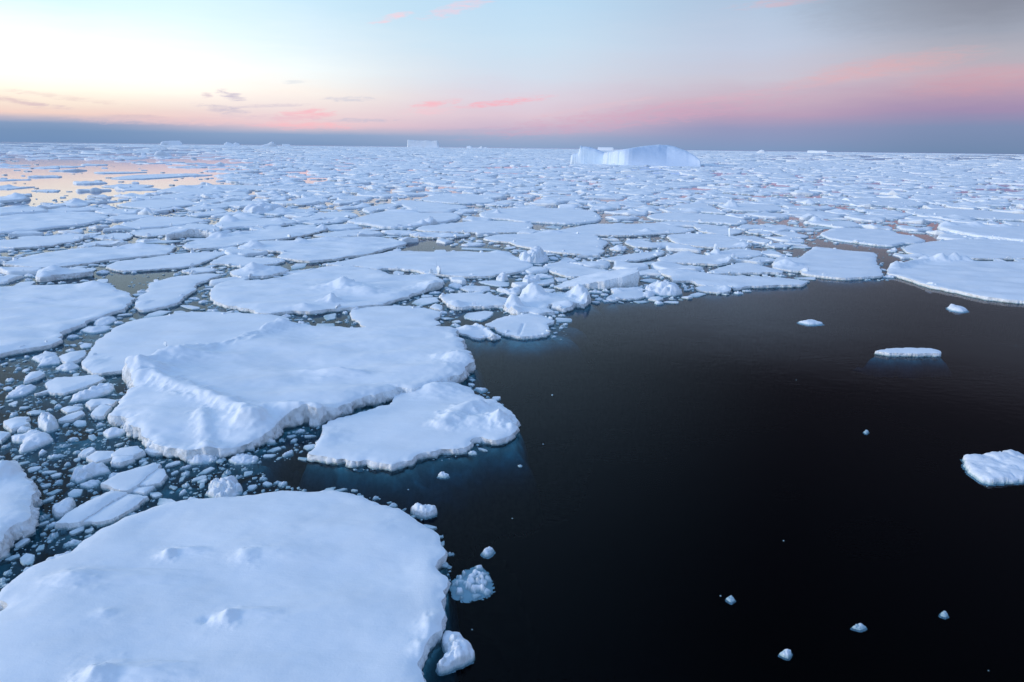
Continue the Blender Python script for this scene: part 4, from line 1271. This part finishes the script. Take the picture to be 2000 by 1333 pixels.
def ring_mesh(Q, c, seed, rings, fb, rough, rad):
    n = len(Q)
    rel = Q - c
    rr = np.hypot(rel[:, 0], rel[:, 1])
    u = rel / rr[:, None]
    rr = rr + rough * (fbm(Q[:, 0] * .6, Q[:, 1] * .6, seed, 3, .7) - .15)
    V, F = [np.array([[0, 0, 0.0]])], []
    for t in rings:
        V.append(np.concatenate([u * (rr * t)[:, None], np.zeros((n, 1))], -1))
    V = np.concatenate(V)
    X, Y = V[:, 0] + c[0], V[:, 1] + c[1]
    h = fb + .16 * fbm(X / 4, Y / 3, seed + 3, 3)
    r = random.Random(seed)
    for _ in range(r.choice((0, 0, 1, 1, 2, 3) if rad > 8 else (0, 0, 1))):
        j = r.randrange(1, len(V))
        q = np.hypot(X - X[j], (Y - Y[j])) / (r.uniform(1.2, 2.6) * max(.4, rad / 14))
        h += r.uniform(.2, .8) * min(1, rad / 12) * np.exp(-q * q * 1.3)
    V[:, 2] = h
    # rim and broken side
    m = len(rings)
    V[1 + (m - 1) * n:, 2] = h[1 + (m - 1) * n:] - .12
    base = V[1 + (m - 1) * n:].copy()
    base[:, :2] *= 1 + .12 / rr[:, None]
    base[:, 2] = -.25
    V = np.concatenate([V, base])
    i = np.arange(n)
    j = (i + 1) % n
    F.append(np.stack([np.zeros(n, int), 1 + i, 1 + j, 1 + j], -1))
    for q in range(m):
        a, b = 1 + q * n, 1 + (q + 1) * n
        F.append(np.stack([a + i, b + i, b + j, a + j], -1))
    tri = F[0][:, :3]
    return V, tri, np.concatenate(F[1:])

def mixed_mesh(name, V, tri, quad, mat):
    me = bpy.data.meshes.new(name)
    V = np.ascontiguousarray(V, np.float32)
    me.vertices.add(len(V))
    me.vertices.foreach_set('co', V.ravel())
    li = np.concatenate([tri.ravel(), quad.ravel()]).astype(np.int32)
    me.loops.add(len(li))
    me.loops.foreach_set('vertex_index', li)
    nt, nq = len(tri), len(quad)
    me.polygons.add(nt + nq)
    st = np.concatenate([np.arange(nt) * 3, nt * 3 + np.arange(nq) * 4]).astype(np.int32)
    tot = np.concatenate([np.full(nt, 3), np.full(nq, 4)]).astype(np.int32)
    me.polygons.foreach_set('loop_start', st)
    me.polygons.foreach_set('loop_total', tot)
    me.polygons.foreach_set('use_smooth', np.ones(nt + nq, bool))
    me.update(calc_edges=True)
    me.materials.append(mat)
    return me

def pack_region(px, py):
    if px < 430 and py < 345: return 'in the far golden water'
    if px < 480 and py < 430: return 'beside the golden water'
    if py > 430: return 'around the large wavy floe' if px < 800 else 'around the crumbled ice castle' if px < 1300 else 'around the standing ice shard'
    far = py < 335
    if px < 700: return 'before the flat-topped iceberg' if far else 'behind the crusty ice crag'
    if px < 1100: return 'between the two big icebergs' if far else 'behind the broad far floe'
    if px < 1400: return 'close before the humpbacked iceberg' if far else 'behind the snow cone'
    return 'right of the humpbacked iceberg' if far else 'beyond the tall white snow cone'

PMEM = {}
N_IND = 300 - len(FLOES)
TV, TT, TQ, off = [], [], [], 0
BV, BF, boff = [], [], 0
CONE = []
for k in range(6):
    r = random.Random(700 + k)
    CONE.append(proto(700 + k, .9, res=.33))
for n, (wgt, Q, c, D, s, px, py) in enumerate(PACK):
    fb = rnd.uniform(.2, .45) if s < 30 else rnd.uniform(.5, .9)
    rings = (.3, .6, .82, .94, 1.0) if D < 700 else (.6, .93, 1.0)
    V, tri, quad = ring_mesh(Q, c, 5000 + n, rings, fb, (.05 * min(s, 15) if s < 30 else .03 * s), s)
    nb = (rnd.choice((0, 0, 1, 1, 2, 3)) if s > 8 else rnd.choice((0, 0, 1))) if D < 900 else rnd.choice((0, 1, 2, 3))
    spots = []
    for _ in range(nb):
        q = Q[rnd.randrange(len(Q))]
        t = rnd.choice((rnd.uniform(.2, .8), rnd.uniform(.8, .97)))
        p = c + (q - c) * t
        r = rnd.uniform(.3, 1.0) * (min(1, s / 14)) * (1 if s < 30 else min(4, s / 30))
        spots.append((p, r, r * rnd.uniform(.35, .8)))
    if n < N_IND:
        V3 = V.copy()
        o = link('ice_floe', mixed_mesh('ice_floe', V3, tri, quad, M_FAR), None, (c[0], c[1], 0))
        big = (Q.max(0) - Q.min(0))[0] * FPX / D > 95
        kind = ('broad' if big else 'small') + (' block-topped floe' if nb else ' flat snowy floe')
        g = pack_region(px, py)
        tag(o, None, 'ice floe', f'{kind}s {g}')
        PMEM.setdefault((kind, kind + 's', g), []).append((o, wgt, px, py))
        for p, r, h in spots:
            b = link('ice_block', BLOCKS[rnd.randrange(5)], o, (p[0] - c[0], p[1] - c[1], fb + h * .2))
            b.scale = (r, r * .8, h * .7)
            b.rotation_euler = (0, rnd.uniform(-.3, .3), rnd.uniform(0, 6.28))
    else:
        V[:, 0] += c[0]
        V[:, 1] += c[1]
        TV.append(V)
        TT.append(tri + off)
        TQ.append(quad + off)
        off += len(V)
        for p, r, h in spots:
            v, f = CONE[rnd.randrange(6)]
            BV.append(v * (r, r, h * 1.6) + (p[0], p[1], fb - .05))
            BF.append(f + boff)
            boff += len(v)
name_members(PMEM)
tag(link('pack_ice', mixed_mesh('pack_ice', np.concatenate(TV), np.concatenate(TT), np.concatenate(TQ), M_FAR)), 'far pack ice reaching to the horizon as one broken white sheet', None, None, 'stuff')
# brash between the far floes
for _ in range(3800):
    px, py = rnd.uniform(-80, 2080), 296 + 120 * rnd.random() ** 1.6
    if py < my_horizon(px) + 5:
        continue
    x, y = (float(v) for v in ground(px, py, .2))
    if taken(x, y) or (inside(px, py, GOLD) and rnd.random() > .16):
        continue
    D = math.hypot(x, y)
    r = rnd.uniform(.5, 1.6) * min(3.0, max(1.0, D / 350))
    v, f = PROTO_LO[rnd.randrange(9)]
    BV.append(v * (r * 1.3, r, min(r, 1.6) * rnd.uniform(.5, 1.0)) + (x, y, rnd.uniform(0, .15)))
    BF.append(f + boff)
    boff += len(v)
tag(link('ice_rubble', mesh_from('ice_rubble', np.concatenate(BV), np.concatenate(BF), M_LUMP)), 'far rubble of small ice lumps strewn among the pack', None, None, 'stuff')
print('PACK', len(PACK), off, boff)

# ------------------------------------------------------------------ icebergs
def silhouette(pts):
    pts = np.array(pts, float)
    return pts[:, 0], pts[:, 1]

def berg_grid(name, label, d, px0, px1, base_py, Hfun, depth, front, seed, nu=150, nv=46, cliff=None, mat=None):
    """An iceberg as a height field over its own footprint: u runs across the view, v away from it."""
    g0, g1 = ground(px0, base_py), ground(px1, base_py)
    cpx = (px0 + px1) / 2
    dr = ray(cpx, base_py)
    dirv = np.array([dr[0], dr[1]]) / math.hypot(dr[0], dr[1])
    side = np.array([dirv[1], -dirv[0]])
    m = d / FPX * math.hypot(1, (cpx - 1000) / FPX)
    wid = (px1 - px0) * m / (1 + ((cpx - 1000) / FPX) ** 2) ** .5
    u = np.linspace(-.02, 1.02, nu)
    v = np.linspace(-.04, 1.04, nv) ** 1.0
    U, Vv = np.meshgrid(u, v)
    pxs = px0 + U * (px1 - px0)
    Hh = Hfun(pxs) * m
    x = (U - .5) * wid
    y = Vv * depth
    fr = front(pxs) * m                                   # where the front edge lies, metres behind v = 0
    dv = y - fr - .002 * depth * fbm(x / (wid * .2), y * 0, seed, 3)
    db = depth - y - .1 * depth * (1 + fbm(x / (wid * .2), y * 0 + 3, seed + 2, 2))
    cw = cliff(pxs) * m if cliff is not None else np.full(U.shape, .04 * depth)
    f1 = np.sin(np.clip(dv / np.maximum(cw, .3), 0, 1) * math.pi / 2)
    f2 = smooth(0, 1, np.clip(db / (.25 * depth), 0, 1))
    e = smooth(0, .012, U) * smooth(0, .012, 1 - U)
    Z = Hh * f1 * f2 * e
    steep = 1 / (1 + (cw / (.12 * Hh + .3)) ** 2)
    Z = Z * (1 + .02 * fbm(x / (wid * .1), y / (wid * .1), seed + 4, 3)) - .6
    rough = 4 * f1 * (1 - f1) * steep
    y2 = y + rough * .03 * depth * fbm(x / (wid * .025), Z / (wid * .03), seed + 9, 3)
    base = dirv * d
    Pxy = base[None, None, :] + x[..., None] * side + y2[..., None] * dirv
    V = np.concatenate([Pxy, Z[..., None]], -1).reshape(-1, 3)
    idx = np.arange(nu * nv).reshape(nv, nu)
    q = np.stack([idx[:-1, :-1], idx[:-1, 1:], idx[1:, 1:], idx[1:, :-1]], -1).reshape(-1, 4)
    q = q[V[:, 2][q].max(1) > -.55]
    c = np.array([base[0], base[1], 0])
    vv, ff = compact(V - c, q)
    me = mesh_from(name, vv, ff, mat or M_BERG)
    return link(name, me, None, c)

def H(pts):
    xs, hs = silhouette(pts)
    return lambda p: np.interp(p, xs, hs, 0, 0)

# the long humpbacked iceberg: a dome in front and a lower spur with a pinnacle behind its left end
root = berg_grid('iceberg', '', 610.0, 1178, 1363, 317, H([(1177,0),(1178,22),(1190,25),(1206,28),(1220,30),(1240,33.5),(1262,37),(1285,39.3),(1300,38.6),(1315,36),(1335,29),(1352,20),(1359,14),(1363,10)]), 110.0,
    lambda p: np.interp(p, [1178, 1188, 1196, 1204, 1222, 1230, 1300, 1363], [50, 34, 30, 20, 3, 0, 0, 5]), 61, 220, 70,
    cliff=lambda p: np.interp(p, [1178, 1208, 1236, 1300, 1340, 1363], [4, 5, 30, 120, 60, 4]))
tag(root, 'long humpbacked iceberg with a pale blue left cliff, rising above the far pack', 'iceberg')
sp = berg_grid('ice_spur', '', 640.0, 1115, 1200, 315, H([(1115,0),(1116,16),(1120,19),(1130,21),(1132,28),(1133.5,35),(1136,33),(1150,32),(1165,28),(1178,23),(1190,20),(1200,12)]), 45.0,
    lambda p: np.interp(p, [1115, 1118, 1140, 1200], [14, 3, 0, 0]), 67, 140, 50,
    cliff=lambda p: np.interp(p, [1115, 1120, 1150, 1200], [4, 5, 10, 14]))
sp.location -= root.location
sp.parent = root
# the flat-topped one on the horizon and its small neighbours: place, width and height in the photo, distance
def far_berg(label, x0, x1, h, d, prof=None, depth=None, cl=1.5):
    base = my_horizon((x0 + x1) / 2) + CAM_H / d * FPX
    w = (x1 - x0) * d / FPX
    prof = prof or [(0, .9), (.04, 1), (.5, .95), (.9, .97), (1, .8)]
    o = berg_grid('iceberg', '', d, x0, x1, base, H([(x0 + (x1 - x0) * a, h * b) for a, b in prof]), depth or w * .6, lambda p: p * 0, int(x0), 90, 30,
                  cliff=lambda p: p * 0 + cl, mat=M_TABULAR)
    tag(o, label, 'iceberg')
far_berg('flat-topped tabular iceberg with sheer white walls on the horizon', 797, 857, 13.5, 8000, [(0,.9),(.03,1),(.3,.92),(.45,.9),(.6,.95),(.75,.88),(.93,.95),(.97,.7),(1,.4)])
far_berg('small sharp-peaked iceberg on the horizon left of the tabular one', 512, 538, 8, 5200, [(0,.2),(.2,.4),(.45,.6),(.7,1),(.85,.9),(1,.3)], cl=3)
far_berg('thin low tabular iceberg on the horizon far to the left', 318, 352, 7, 6000, [(0,.4),(.1,.8),(.5,.95),(.9,1),(1,.5)])
far_berg('low pale double-topped berg on the horizon right of the thin tabular one', 440, 466, 6, 6500, [(0,.5),(.2,1),(.45,.7),(.55,.5),(.75,.9),(1,.6)])
far_berg('tiny sliver of a berg just right of the sharp-peaked iceberg', 552, 566, 4, 6500)
far_berg('low broken berg on the horizon just right of the tabular one', 912, 950, 5, 7000, [(0,.8),(.2,.9),(.3,.3),(.6,.3),(.75,.9),(.8,.2),(1,.6)])
far_berg('small tabular berg seen between the two tops of the humpbacked iceberg', 1168, 1198, 6, 5000)
far_berg('small white dome on the horizon right of the humpbacked iceberg', 1478, 1496, 6, 3500, [(0,.2),(.3,.8),(.5,1),(.7,.85),(1,.2)], cl=4)
far_berg('flat ice rise farther right along the horizon, right of the small white dome', 1580, 1612, 4, 5000)
far_berg('dark-based hump of ice like an upturned boat in the far golden water', 282, 330, 9, 900, [(0,.5),(.1,.6),(.2,.15),(.4,.2),(.5,.8),(.65,1),(.85,.5),(1,.15)], cl=4)
far_berg('low crested ice ridge right of the upturned-boat hump in golden water', 390, 436, 6.5, 520, [(0,.4),(.3,.5),(.6,.45),(.8,1),(1,.4)], cl=4)
